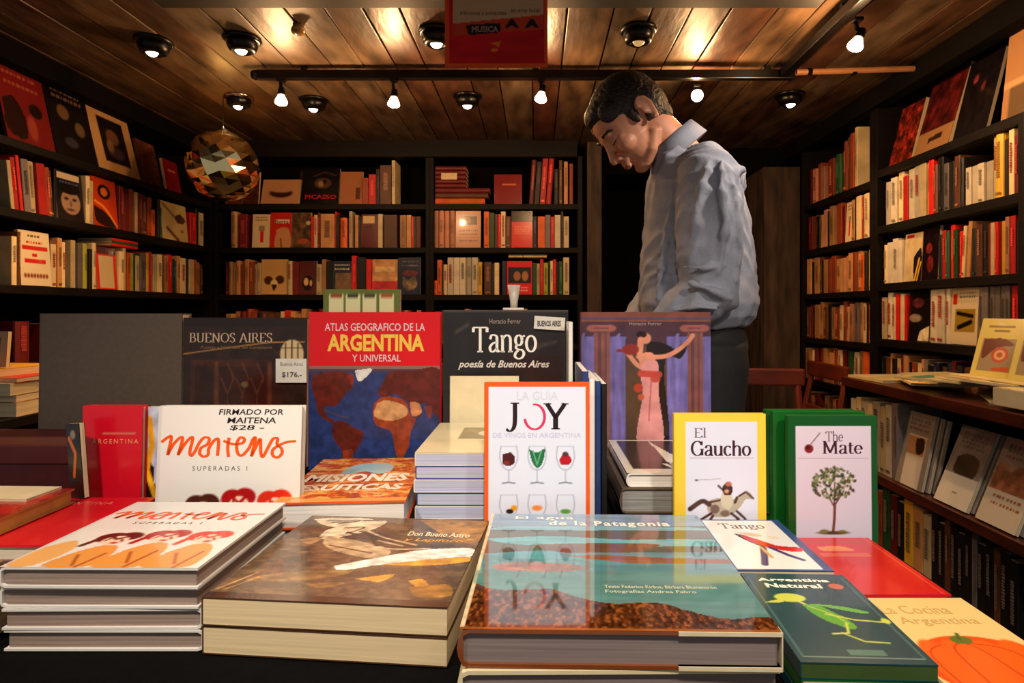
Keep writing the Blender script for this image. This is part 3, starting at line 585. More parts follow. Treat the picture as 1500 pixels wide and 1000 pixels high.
def maitena_art(dv=0):
    A = Art(110, 110, 1.05, (.895, .885, .865)); a = A
    a.rect(.0, 0, .02, 1, (.84, .82, .80))
    for (cx, hair, top) in ((.33, (.28, .09, .04), .53), (.58, (.66, .03, .06), .49), (.83, (.85, .16, .08), .50)):
        top += dv
        a.ell(cx - .045, top + .085, .08, .07, hair); a.ell(cx + .04, top + .065, .075, .06, hair); a.ell(cx + .0, top + .125, .07, .065, (.95, .82, .72)); a.line([(cx - .05, top + .07), (cx, top + .11), (cx + .05, top + .06)], .02, hair); a.line([(cx - .03, top + .06), (cx - .05, top + .13)], .012, hair)
        a.blob([(cx - .1, top + .3), (cx - .02, top + .2), (cx + .08, top + .21), (cx + .13, top + .36), (cx + .1, .99), (cx - .13, .99)], (.90, .60, .28))
        a.line([(cx - .09, top + .08), (cx - .13, top + .2)], .035, hair); a.line([(cx + .03, top + .11), (cx + .05, top + .14)], .012, (.3, .08, .05)); a.ell(cx + .02, top + .16, .02, .012, (.75, .1, .08))
        a.line([(cx - .05, top + .32), (cx + .02, top + .45)], .015, (.65, .30, .12)); a.line([(cx + .08, top + .3), (cx + .04, top + .5)], .015, (.65, .30, .12))
    a.blob([(.02, .75), (.12, .66), (.2, .8), (.15, .98), (.02, .98)], (.92, .68, .40))
    return A
def mai_text(standing):
    OR = (.93, .34, .05)
    T = [(script(MAI, .021), (.02, .2, .965, .365) if standing else (.02, .185, .965, .335), OR), (sans('SUPERADAS 1', 0, 0, 1.5), (.25, .415, .63, .447) if standing else (.25, .37, .66, .402), (.35, .27, .24))]
    if standing: T += [(sans('FIRMADO POR', .012, .12), (.42, .022, .87, .062), (.12, .06, .09)), (sans('MAITENA', .012, .12), (.48, .08, .82, .12), (.12, .06, .09)), (sans('$28 -', .012, .12), (.5, .132, .74, .172), (.12, .06, .09))]
    return T
for k in range(4):
    zt = TZ + .0008 + .0256 * (k + 1); dx = (.004, 0, -.002, 0)[k]
    flat(.24, .25, -.523 + dx, .738 + (k == 3) * -.004 + (.25 if k < 2 else 0), zt, .025, CW, ['lowest white hardcover of the stack in the near left corner', 'third white hardcover down in the near left stack', 'white hardcover just beneath the top one, near left stack', 'white book with orange script title and cartoon women, top of near left stack'][k],
         (180, 180.5, -.5, -.8)[k], style='hard', group='white hardcovers stacked at near left', art=maitena_art() if k == 3 else None, texts=mai_text(False) if k == 3 else None, pages=mat('page_edges_grey', (.60, .52, .47), .8, var=.15, scale=5, stretch=(1, 80, 1)))
book('book', 'white book standing with orange script title and handwritten price note', .246, .245, .02, mat('off_white_gloss_cover', (.82, .80, .78), .35), (-.525, 1.04, TZ + .002), (math.radians(-4), 0, 0), 'hard', art=maitena_art(.07), texts=mai_text(True))

# --- photo book stack
def photo_art():
    A = Art(190, 150, 1.0, (.38, .29, .205)); a = A; a.mottle(.3, 4, 6, 4); a.mottle(.2, 30, 40, 14)
    a.blob([(.62, .02), (.8, .0), (.99, .02), (.99, .32), (.85, .28), (.72, .14)], (.62, .43, .16)); a.mottle(.25, 10, 10, 6, (a.U > .6) & (a.V < .35))
    W = (.86, .78, .66)
    a.blob([(.04, .06), (.14, .03), (.3, .02), (.38, .05), (.34, .12), (.22, .17), (.12, .14)], W); a.blob([(.28, .1), (.44, .05), (.42, .18), (.3, .3), (.2, .34), (.18, .22)], W)
    a.blob([(.22, .3), (.42, .36), (.6, .46), (.56, .56), (.36, .5), (.24, .4)], (.74, .63, .48)); a.blob([(.1, .36), (.2, .32), (.18, .42)], (.66, .5, .33))
    a.line([(.12, .08), (.3, .06), (.2, .12)], .012, (.3, .18, .1), smooth=True); a.line([(.26, .18), (.36, .16), (.3, .26)], .012, (.3, .18, .1), smooth=True); a.line([(.28, .42), (.4, .46), (.52, .5)], .012, (.3, .18, .1), smooth=True)
    a.blob([(.4, .66), (.55, .56), (.75, .44), (.98, .40), (.99, .50), (.82, .56), (.62, .62), (.46, .70)], (.93, .91, .86))
    a.blob([(.62, .62), (.8, .55), (.99, .5), (.99, .56), (.8, .62)], (.78, .56, .16)); a.blob([(.55, .78), (.7, .72), (.66, .8)], (.78, .54, .18)); a.blob([(.78, .78), (.84, .76), (.9, .86), (.84, .84)], (.78, .54, .18))
    a.blob([(.3, .72), (.5, .7), (.46, .76), (.3, .82), (.1, .84), (.14, .78)], (.52, .40, .24)); a.line([(.02, .92), (.1, .76)], .012, (.7, .55, .36)); a.line([(.05, .93), (.13, .8)], .008, (.7, .55, .36))
    for q in ([(.36, .22), (.5, .26), (.58, .36)], [(.34, .3), (.46, .34), (.52, .42)], [(.3, .24), (.42, .3)], [(.16, .1), (.28, .08)], [(.32, .06), (.4, .04)]): a.line(q, .018, (.30, .2, .13), smooth=True)
    for q in ([(.38, .2), (.52, .3), (.7, .38)], [(.44, .4), (.6, .44), (.78, .42)], [(.5, .34), (.64, .4)]): a.line(q, .014, (.80, .70, .56), smooth=True)
    a.blob([(.8, .84), (.95, .8), (.99, .9), (.86, .92)], (.60, .42, .18)); a.blob([(.34, .84), (.52, .82), (.44, .88)], (.50, .38, .22))
    a.rect(0, .95, 1, 1, (.26, .12, .08)); a.mottle(.35, 20, 34, 9)
    return A
for k in range(2):
    flat(.297, .292, -.2495, .717, TZ + .0008 + .0345 * (k + 1), .0335, mat('brown_photo_cover', (.30, .20, .13), .3, coat=.3), ['lower thick paperback of the brown photo book pair', 'thick paperback with brown and white photo cover lying face up'][k], -5.5 + k * .4,
         style='soft', group='thick brown photo paperbacks', art=photo_art() if k else None, board=.0016, pages=mat('page_edges_tan', (.88, .79, .62), .8, var=.07, scale=5, stretch=(1, 60, 1)),
         texts=[(sans('Don Bueno Astro', .02), (.62, .2, .94, .262), (.90, .84, .70)), (sans('y Lapifoco', .02, .2), (.62, .29, .92, .345), (.84, .60, .18))] if k else None)

# --- big landscape book
def pata_art():
    A = Art(250, 190, 1.1, (.40, .55, .58)); a = A; n = a.noise(8, 30, 3)
    a.rect(0, 0, 1, .17, (.50, .60, .68)); a.poly([(0, .17), (1, .14), (1, .42), (0, .45)], (.37, .34, .27))
    a.blob([(.0, .3), (.3, .27), (.6, .3), (.9, .29), (1, .3), (1, .36), (.6, .37), (.35, .38), (.1, .35)], (.40, .66, .68))
    a.blob([(.2, .36), (.5, .34), (.75, .35), (.6, .42), (.3, .42)], (.42, .28, .16)); a.blob([(.1, .16), (.8, .15), (1, .17), (1, .19), (.5, .2), (0, .2)], (.50, .68, .72))
    a.poly([(0, .47), (.3, .44), (.6, .50), (1, .50), (1, .82), (0, .82)], (.31, .52, .53)); a.blob([(0, .46), (.25, .42), (.45, .48), (.2, .5)], (.36, .60, .64))
    a.poly([(.35, .47), (.5, .455), (.75, .48), (1, .49), (1, .53), (.6, .53)], (.55, .32, .16))
    a.blob([(.05, .56), (.15, .53), (.35, .54), (.42, .58), (.3, .61), (.1, .60)], (.62, .38, .28)); a.mottle(.3, 30, 40, 4, (a.V > .5) & (a.V < .63) & (a.U < .45))
    for u in (.17, .27, .33): a.line([(u, .6), (u - .01, .66)], .005, (.2, .16, .14))
    edge = .70 + .24 * a.U + .025 * np.sin(a.U * 17) + .02 * (n - .5)
    m = (a.V > edge).astype(float); a.put(m, (.36, .18, .075)); q = a.noise(90, 60, 9); a.C = np.clip(a.C * (1 + (m * (q - .5) * 1.8)[..., None]), 0, 1)
    a.put(m * (q > .64), (.62, .36, .16), .6); a.rect(0, 0, .012, 1, (.88, .80, .64)); a.rect(0, .985, 1, 1, (.62, .34, .14)); a.put(((a.V > .6) & (m < .5)) * 1., (.36, .52, .46), .5); a.mottle(.12, 5, 40, 8)
    return A
for k in range(2):
    flat(.33, .36, .086, .63, TZ + .0008 + .0405 * (k + 1), .0395, mat('russet_jacket', (.50, .26, .12), .2, coat=.6) if k else CC, ['large hardcover with pale boards under the blue landscape book', 'large glossy hardcover with teal lake and brown shore on its cover'][k], -1.2 + 1.6 * (1 - k),
         style='hard', art=pata_art() if k else None, board=.004, pages=mat('page_edges_dusk', (.52, .46, .45), .8, var=.12, scale=5, stretch=(1, 80, 1)),
         texts=[(sans('El agua', .02, 0, 1.1), (.12, .03, .40, .085), (.88, .88, .84)), (sans('de la Patagonia', .025, 0, 1.15), (.28, .09, .84, .165), (.92, .90, .84)), (sans('Texto Federico Kirbus, Bárbara Blumencrón', .01), (.48, .71, .88, .735), (.80, .80, .68)), (sans('Fotografías Andrea Fabro', .01), (.48, .745, .8, .77), (.80, .80, .68))] if k else None)
bk = bpy.data.objects['cover_picture'].parent if 0 else [o for o in bpy.data.objects if o.get('label') == 'large glossy hardcover with teal lake and brown shore on its cover'][0]
MB().box((.06, -.0002, -.0012), (.1655, .004, .012)).box((.06, .0355, -.0012), (.1655, .0397, .012)).box((.1645, 0, -.0012), (.1658, .0395, .012)).build('jacket_flap', mat('jacket_flap_cream', (.88, .82, .68), .4), bk)
GL_ = mat_print('glossy_jacket_print', .07, 1.0)
for o in bpy.data.objects:
    if o.name.startswith('cover_picture') and len(o.data.vertices) == 251 * 191: o.data.materials[0] = GL_

# --- guide books on the right
def nat_art():
    A = Art(90, 120, 1.55, (.07, .25, .28)); a = A
    for P in ([(.05, .05), (.05, .95), (.95, .95), (.95, .05)],): a.line(P, .008, (.5, .6, .55))
    Yg = (.78, .80, .30)
    a.ell(.3, .33, .14, .055, Yg); a.poly([(.02, .40), (.2, .35), (.22, .39)], Yg); a.line([(.32, .34), (.4, .42), (.52, .5), (.62, .56), (.55, .64)], .03, Yg, smooth=True)
    a.blob([(.36, .42), (.5, .42), (.66, .62), (.6, .68), (.42, .56)], (.35, .62, .18)); a.line([(.4, .43), (.55, .52), (.62, .62)], .012, Yg)
    a.blob([(.45, .40), (.7, .43), (.88, .49), (.8, .50), (.6, .45)], (.4, .66, .25)); a.line([(.5, .52), (.7, .58), (.95, .60)], .022, Yg); a.ell(.95, .585, .035, .03, Yg)
    a.line([(.6, .62), (.55, .72), (.42, .73)], .022, Yg); a.line([(.5, .72), (.62, .8), (.8, .81)], .02, Yg)
    a.ell(.82, .17, .07, .038, (.75, .38, .28)); a.rect(.42, .88, .7, .93, (.3, .45, .4))
    return A
def tango_art():
    A = Art(80, 100, 1.5, (.20, .30, .50)); a = A; a.rect(.04, .03, .9, .97, (.93, .91, .89))
    a.blob([(.3, .32), (.42, .36), (.55, .5), (.6, .56), (.5, .58), (.38, .46)], (.16, .10, .18)); a.blob([(.36, .34), (.5, .42), (.68, .56), (.92, .6), (.85, .68), (.6, .62), (.42, .48)], (.84, .10, .12))
    a.blob([(.36, .3), (.5, .3), (.62, .36), (.5, .38)], (.93, .72, .55)); a.line([(.5, .6), (.42, .78), (.36, .9)], .07, (.22, .18, .45)); a.line([(.58, .6), (.7, .74), (.8, .82)], .055, (.22, .18, .45)); a.line([(.48, .6), (.5, .78)], .04, (.85, .66, .40)); a.ell(.72, .4, .06, .03, (.95, .85, .75))
    return A
def red_art():
    A = Art(50, 60, 1.55, (.80, .07, .07)); a = A; a.rect(.93, 0, .945, 1, (.85, .25, .2)); a.blob([(.28, .2), (.5, .17), (.62, .22), (.62, .27), (.3, .27)], (.88, .50, .22)); a.rect(.22, .32, .74, .34, (.86, .42, .2)); a.rect(.22, .36, .74, .38, (.86, .42, .2)); return A
def cocina_art():
    A = Art(90, 110, 1.5, (.90, .78, .50)); a = A
    a.ell(.52, .74, .52, .30, (.88, .30, .06))
    for u, wd in ((.16, .14), (.36, .17), (.58, .17), (.8, .16)): a.ell(u + .05, .75, wd, .27, (.93, .37, .09)); a.line([(.48, .5), (u, .6), (u - .04 + .1 * (u > .5), .95)], .012, (.74, .20, .04), smooth=True)
    a.blob([(.42, .47), (.5, .44), (.6, .47), (.55, .52), (.45, .52)], (.35, .42, .14)); a.line([(.5, .48), (.54, .42)], .03, (.3, .36, .12)); return A
flat(.137, .213, .338, .623, TZ + .052, .017, CT, 'teal guide book with green bird figure and bold white title', -2.5, style='soft', art=nat_art(), board=.0012, pages=mat('page_edges_green', (.20, .30, .08), .8),
     texts=[(sans('Argentina', .04, 0, 1.05), (.12, .07, .8, .13), (.92, .92, .84)), (sans('Natural', .04, 0, 1.05), (.16, .145, .68, .205), (.92, .92, .84))])
for k in range(2): flat(.137, .213, .339, .623 + .003 * k, TZ + .0345 - .017 * k, .0162, CG if k == 0 else CT, ['green guide book directly beneath the teal one with bird figure', 'lowest guide book of the teal near right pile'][k], -2, style='soft', board=.0012)
flat(.137, .207, .342, .846, TZ + .052, .017, CBL, 'white-fronted small book with red and blue tango dancer figure, blue border', -1, style='soft', art=tango_art(), texts=[(serif('Tango'), (.2, .1, .74, .24), (.55, .45, .36))])
for k in range(2): flat(.137, .207, .342, .846, TZ + .0345 - .017 * k, .0165, CBL, ['blue-bordered book directly beneath the dancer-figure one', 'lowest book of the blue-bordered dancer pile'][k], -1, style='soft')
flat(.142, .205, .482, .818, TZ + .032, .03, CR, 'plain red hardcover lying flat in front of the green tree book', 0, style='hard', art=red_art())
flat(.146, .215, .489, .598, TZ + .030, .029, CC, 'cream cookery book with big orange pumpkin on its cover', 0, style='soft', art=cocina_art(), texts=[(serif('Gaucho'.replace('Gaucho', 'ea Coct')) if 0 else sans('La Cocina', .0), (.14, .1, .74, .2), (.78, .62, .36)), (sans('Argentina', .0), (.2, .24, .86, .34), (.78, .62, .36))])

# --- standing covers of the middle row
def joy_art():
    A = Art(120, 190, 1.63, (.92, .35, .08)); a = A; a.rect(.035, .025, .965, 1, (.86, .88, .95))
    a.C[:] = a.C
    for r in range(2):
        for c in range(3):
            u = .23 + .27 * c; v = .415 + .28 * r; g = (.62, .65, .74)
            a.line([(u - .075, v - .045), (u - .085, v + .02), (u - .05, v + .075), (u, v + .09), (u + .05, v + .075), (u + .085, v + .02), (u + .075, v - .045)], .009, g, smooth=True)
            a.line([(u, v + .09), (u, v + .16)], .009, g); a.line([(u - .06, v + .168), (u, v + .162), (u + .06, v + .168)], .012, (.45, .48, .55)); a.line([(u - .075, v - .045), (u + .075, v - .045)], .005, g)
            if (r, c) == (0, 0): a.blob([(u - .06, v + .0), (u + .02, v - .01), (u + .06, v + .02), (u + .04, v + .06), (u - .05, v + .06)], (.30, .08, .09)); a.ell(u - .02, v + .05, .03, .012, (.5, .16, .1))
            if (r, c) == (0, 1): a.blob([(u - .08, v - .03), (u, v - .01), (u + .075, v - .03), (u + .05, v + .05), (u, v + .08), (u - .05, v + .04)], (.12, .42, .26)); a.line([(u - .04, v - .02), (u, v + .06)], .012, (.4, .7, .5)); a.line([(u + .04, v - .02), (u, v + .06)], .012, (.4, .7, .5))
            if (r, c) == (0, 2): a.blob([(u - .06, v + .03), (u, v - .01), (u + .06, v + .03), (u + .03, v + .06), (u - .04, v + .06)], (.72, .05, .14)); a.ell(u, v + .0, .03, .015, (.3, .2, .2))
            if (r, c) == (1, 0): a.ell(u + .05, v + .03, .03, .016, (.92, .6, .1)); a.ell(u + .01, v + .05, .035, .014, (.15, .1, .1))
            if (r, c) == (1, 1): a.ell(u, v + .03, .05, .016, (.93, .55, .28))
            if (r, c) == (1, 2): a.ell(u, v + .05, .05, .014, (.35, .6, .25))
    return A
o = book('book', 'tall white guide with orange frame, JOY title and wine glasses', .176, .288, .02, COR, (.002, 1.026, TZ + .001), (math.radians(-1.5), 0, 0), 'hard', art=joy_art())
def wide(s_): return s_
letter(o, .176, .288, sans('LA GUIA', 0), (.31, .05, .70, .10), (.80, .81, .86))
letter(o, .176, .288, serif('J', .14, .03), (.2, .115, .33, .285), (.16, .07, .09))
letter(o, .176, .288, serif('Y', .14, .03), (.56, .115, .80, .27), (.14, .07, .10))
letter(o, .176, .288, ribbon([np.array(q) for q in el(.24, .24, .21, .23, 100, -170, 20)], lambda d: .03 + .03 * abs(d[1])), (.37, .12, .585, .275), (.82, .20, .38), lab='pink crescent letter O')
letter(o, .176, .288, sans('DE VINOS EN ARGENTINA', 0), (.08, .29, .92, .318), (.74, .76, .86))
def gaucho_art():
    A = Art(100, 140, 1.43, (.95, .80, .24)).squash(.84); a = A; a.rect(.13, .075, .90, 1.3, (.86, .87, .95)); a.line([(.17, .40), (.86, .40)], .006, (.70, .62, .62)); a.line([(.24, .60), (.5, .588)], .006, (.6, .57, .57)); a.ell(.24, .6, .015, .008, (.3, .25, .25))
    d = (.26, .12, .09); h = (.70, .66, .60)
    a.blob([(.36, .80), (.42, .77), (.54, .76), (.68, .78), (.7, .84), (.6, .92), (.42, .93), (.36, .87)], h)
    a.line([(.38, .82), (.30, .79), (.17, .86)], .05, d, smooth=True); a.line([(.38, .80), (.5, .78)], .02, d); a.ell(.44, .86, .05, .04, d, .6); a.ell(.55, .9, .05, .03, d, .5)
    a.blob([(.64, .8), (.7, .74), (.78, .70), (.84, .73), (.86, .77), (.78, .77), (.72, .84), (.66, .88)], h); a.line([(.70, .745), (.78, .705), (.86, .765)], .018, d); a.line([(.68, .76), (.66, .8)], .03, d)
    for P in ([(.4, .9), (.3, .95), (.2, .99)], [(.42, .92), (.36, .99)], [(.62, .9), (.7, .95), (.62, .99)], [(.68, .88), (.76, .94), (.8, .99)]): a.line(P, .026, d)
    a.blob([(.5, .78), (.53, .70), (.6, .70), (.64, .78), (.6, .86), (.53, .84)], (.80, .76, .68)); a.blob([(.52, .66), (.58, .62), (.63, .66), (.62, .73), (.54, .73)], (.22, .13, .12)); a.ell(.59, .635, .035, .022, (.72, .42, .30)); a.line([(.53, .69), (.48, .65)], .02, (.2, .12, .1)); a.ell(.57, .70, .025, .018, (.85, .6, .45))
    return A
book('book', 'yellow-bordered book with mounted gaucho drawing', .160, .229, .014, CY, (.3215, 1.07, TZ + .001), (math.radians(-1), 0, 0), 'hard', art=gaucho_art(),
     texts=[(serif('El', .10), (.22, .105, .35, .18), (.50, .40, .42)), (serif('Gaucho', .13, .035), (.18, .2, .84, .32), (.24, .13, .17))])
def mate_art():
    A = Art(110, 160, 1.42, (.03, .30, .09)).squash(.93); a = A; a.rect(.09, .085, .93, 1.2, (.85, .80, .87)); a.line([(.12, .35), (.9, .35)], .006, (.7, .62, .66))
    a.ell(.235, .27, .05, .036, (.50, .08, .09)); a.ell(.225, .26, .02, .014, (.2, .05, .05)); a.line([(.26, .23), (.36, .14)], .01, (.45, .3, .3))
    a.line([(.52, .72), (.515, .84), (.5, .955)], .03, (.45, .24, .18)); a.line([(.515, .75), (.42, .62)], .016, (.4, .24, .16)); a.line([(.515, .74), (.62, .62)], .016, (.4, .24, .16)); a.line([(.515, .76), (.52, .55)], .014, (.4, .24, .16))
    r = np.random.RandomState(4)
    for i in range(210):
        t = r.uniform(0, 2 * PI); q = math.sqrt(r.rand()); u = .51 + .245 * q * math.cos(t); v = .565 + .145 * q * math.sin(t) * (1 if math.sin(t) < 0 else .85)
        c = [(.28, .33, .20), (.48, .52, .30), (.18, .22, .14), (.60, .60, .42), (.36, .26, .18)][r.randint(5)]; a.ell(u, v, r.uniform(.010, .024), r.uniform(.007, .012), c, ang=r.uniform(0, 180))
    a.ell(.5, .962, .17, .014, (.34, .22, .12)); a.ell(.4, .95, .05, .016, (.5, .46, .26)); a.ell(.6, .952, .05, .012, (.5, .42, .22))
    return A
book('book', 'green-bordered book with tree drawing, front copy of three', .155, .226, .016, CG, (.516, 1.066, TZ + .001), (math.radians(-1), 0, 0), 'hard', art=mate_art(), texts=[(serif('The', .09), (.42, .115, .62, .195), (.42, .30, .34)), (serif('Mate', .12, .035), (.39, .19, .84, .29), (.26, .13, .19))])
book('book', 'green-bordered book just behind the front tree-drawing copy', .165, .229, .016, CG, (.505, 1.094, TZ + .001), (math.radians(-1), 0, 0), 'hard')
book('book', 'rearmost green-bordered book of the three near right', .165, .2275, .016, CG, (.5035, 1.12, TZ + .001), (math.radians(-1), 0, 0), 'hard')
A = Art(40, 80, 2.1, (.80, .05, .14)); A.rect(.35, .205, .88, .215, (.80, .45, .35))
book('book', 'narrow tall red book standing left of the white cartoon book', .109, .236, .016, CR, (-.771, 1.112, TZ + .001), (math.radians(-2), 0, 0), 'hard', art=A, texts=[(sans('ARGENTINA', .005, 0, 1.4), (.17, .255, .94, .29), (.88, .58, .40))])
A = Art(60, 90, 1.55, (.06, .05, .07)); A.poly([(0, 0), (.18, 0), (.3, .3), (.12, .5), (0, .4)], (.75, .78, .86)); A.line([(.02, .1), (.06, .3), (.0, .5), (.12, .72), (.4, .85)], .07, (.93, .66, .10)); A.poly([(.1, .35), (.24, .5), (.2, .7), (.1, .6)], (.72, .74, .9)); A.rect(.05, .88, .2, 1, (.5, .5, .5)); A.mottle(.3, 6, 8, 3)
book('book', 'black and yellow comic cover half hidden behind the white cartoon book', .15, .232, .012, CK, (-.642, 1.128, TZ + .001), (math.radians(-2), 0, 0), 'soft', art=A)

# --- middle stacks
def mis_art():
    A = Art(150, 120, 1.1, (.90, .48, .14)); a = A; n = a.noise(8, 22, 3); a.put((n > .58) * 1., (.74, .30, .07)); a.put((n < .42) * 1., (.96, .70, .36)); a.put(((a.noise(20, 40, 8)) > .64) * 1., (.52, .19, .05), .6)
    a.blob([(.3, .4), (.36, .2), (.55, .14), (.72, .2), (.74, .34), (.66, .42), (.5, .36), (.4, .42)], (.66, .80, .84)); a.rect(0, .94, 1, 1, (.90, .62, .3)); return A
flat(.215, .30, -.325, 1.02, TZ + .093, .045, COR, 'orange book with ruins picture and white title on the middle stack', 4, style='hard', art=mis_art(), pages=PW, texts=[(sans('MISIONES', .04, .1), (.04, .42, .93, .60), (.95, .92, .86)), (sans('JESUITICAS', .04, .1), (.0, .66, .92, .82), (.95, .90, .82))])
flat(.215, .30, -.325, 1.02, TZ + .0475, .0465, CK, 'thick dark book underneath the orange ruins book', 3, style='hard', pages=PB)
def crm_art():
    A = Art(70, 80, 1.4, (.90, .86, .70)); A.rect(.3, .2, .85, .6, (.48, .40, .24)); A.mottle(.4, 9, 9, 2, (A.V > .2) & (A.V < .6) & (A.U > .3) & (A.U < .85)); A.ell(.58, .4, .12, .1, (.86, .82, .68)); return A
for k in range(7):
    flat(.205, .285, -.108 + (-.003, .002, 0, .003, -.002, .001, 0)[k], 1.068, TZ + .0008 + .0232 * (k + 1), .0227, CC if k == 6 else CBL if k in (1, 3, 5) else CW,
         ['lowest book', 'second book from the bottom', 'third book from the bottom', 'middle book', 'third book from the top', 'second book from the top', 'cream-covered top book'][k] + ' of the bluish stack left of JOY', style='soft', group='bluish paperback stack', pages=PB, art=crm_art() if k == 6 else None, board=.0018)
book('book', 'plain cream book standing between the bluish stack and the dark Tango book', .155, .262, .012, CC, (-.116, 1.372, TZ + .001), (math.radians(-2), 0, 0), 'soft')
def bw_art():
    A = Art(90, 80, 1.1, (.90, .87, .80)); a = A; a.poly([(.06, .04), (.34, .04), (.36, .9), (.06, .9)], (.17, .12, .10)); a.poly([(.34, .04), (.55, .04), (.6, .34), (.44, .5)], (.20, .14, .12)); a.poly([(.7, .1), (.98, .06), (.98, .3), (.72, .32)], (.86, .5, .4)); a.line([(.6, .5), (.95, .48)], .06, (.3, .15, .12)); a.line([(.5, .62), (.95, .6)], .05, (.3, .15, .12)); return A
flat(.26, .29, .297, 1.125, TZ + .1125, .025, CW, 'white book with dark stripe artwork on the stack behind the gaucho book', style='hard', art=bw_art(), pages=PW, texts=[(sans('VIVA', .05), (.3, .76, .7, .93), (.92, .88, .80))])
flat(.27, .30, .29, 1.12, TZ + .0868, .046, CGY, 'thick grey book in the middle of the stack behind the gaucho book', style='hard', pages=mat('page_edges_slate', (.56, .56, .55), .8, var=.2, scale=6, stretch=(1, 60, 1)))
flat(.27, .30, .29, 1.12, TZ + .0402, .039, CK, 'lowest dark book of the stack behind the gaucho book', style='hard', pages=PW)
for k, (x, t, c, h_, dp, y0, lab, p_) in enumerate([(.0865, .011, CBL, .303, .2, 1.075, 'blue thin book standing edge-on, right beside the JOY guide', PW), (.0985, .010, CW, .29, .2, 1.08, 'white thin book standing edge-on, second from the JOY guide', PW), (.1095, .009, CBL, .285, .2, 1.082, 'blue thin book standing edge-on, third from the JOY guide', PW), (.1205, .010, CK, .28, .2, 1.085, 'black thin book standing edge-on, nearest the striped book stack', PW)]):
    book('book', lab, dp, h_, t, c, (x, y0, TZ + .001), (0, 0, PI / 2), 'soft', 'thin books standing edge-on', spine=True, pages=p_)
book('book', 'tall white book standing edge-on beside the dark Tango book', .1, .385, .009, CW, (.0785 - .004, 1.315, TZ + .001), (0, 0, PI / 2), 'soft', spine=True)

# --- tall back row
BZ = TZ + .0375
Y0 = 1.44
def top(py): return CAMZ - (py - 455) / 1000 * 1.6 - BZ
book('slipcase', 'big plain grey slipcase book at the left of the back row', .340, top(459), .04, CGY, (-1.0025, Y0, BZ), (math.radians(-1), 0, 0), 'hard')
A = Art(60, 24, .35, (.66, .58, .52)); A.rect(.2, .2, .8, .45, (.25, .18, .16)); [A.rect(.08 + .12 * i, .6, .08 + .12 * i + .09, .78, (.35, .26, .24)) for i in range(7)]
sl = thing('price_label', 'grey-white typed price label on the grey slipcase', 'label', (-.903, Y0 - .003, .847), (0, 0, 0)); MB().box((-.054, -.0004, 0), (.054, .0004, .042)).build('card', mat('label_card', (.62, .55, .50), .7), sl)
letter(sl, .108, .042, sans('Martín', .02), (.25, .12, .78, .42), (.2, .14, .13), y=-.001); letter(sl, .108, .042, sans('Blaszko - Escultor', .02), (.06, .52, .94, .86), (.2, .14, .13), y=-.001)
def ba_art():
    A = Art(130, 160, 1.3, (.17, .10, .075)); a = A
    a.rect(.06, .28, .72, 1, (.24, .12, .07)); a.rect(.1, .32, .24, 1, (.19, .09, .06)); a.rect(.3, .32, .68, 1, (.20, .085, .05)); a.line([(.27, .3), (.27, 1)], .03, (.36, .19, .11)); a.line([(.70, .3), (.70, 1)], .03, (.32, .17, .1))
    for u in (.36, .48, .6): a.line([(u - .05, .4), (u, .5), (u + .05, .4), (u, .3)], .01, (.38, .2, .12)); a.line([(u, .5), (u, .95)], .008, (.34, .17, .1))
    a.ell(.5, .44, .03, .02, (.5, .36, .22)); a.mottle(.35, 16, 20, 5); a.rect(0, 0, 1, .06, (.13, .08, .06)); a.line([(.0, .24), (.35, .20), (.7, .165), (.98, .16)], .01, (.72, .50, .22), smooth=True)
    a.ell(.88, .24, .095, .095, (.80, .70, .52)); a.rect(.785, .24, .975, .33, (.80, .70, .52)); 
    for u in (.83, .88, .93): a.line([(u, .14 if u == .88 else .17), (u, .33)], .01, (.16, .09, .07))
    a.line([(.79, .285), (.97, .285)], .01, (.16, .09, .07)); a.line([(.80, .2), (.96, .2)], .008, (.3, .2, .14)); return A
bk = book('book', 'dark brown door-photo book titled for Buenos Aires, second in the back row', .290, top(465), .035, CBR, (-.684, Y0, BZ), (math.radians(-1), 0, 0), 'hard', art=ba_art(), texts=[(serif('BUENOS AIRES', .10, .03), (.05, .10, .72, .165), (.80, .70, .58)), (sans('Puertas y Umbrales del Centenario', .0, .2), (.14, .185, .72, .212), (.52, .40, .28))])
o = thing('price_tag', 'white square price tag on the door-photo book', 'label', (-.572, Y0 - .004, .962)); MB().box((-.036, -.0004, 0), (.036, .0004, .056)).build('card', mat('white_card', (.86, .84, .80), .7), o)
letter(o, .072, .056, sans('$176.-', .02), (.2, .55, .85, .8), (.35, .3, .3), y=-.001); letter(o, .072, .056, sans('Buenos Aires', 0), (.15, .14, .88, .3), (.55, .5, .48), y=-.001)
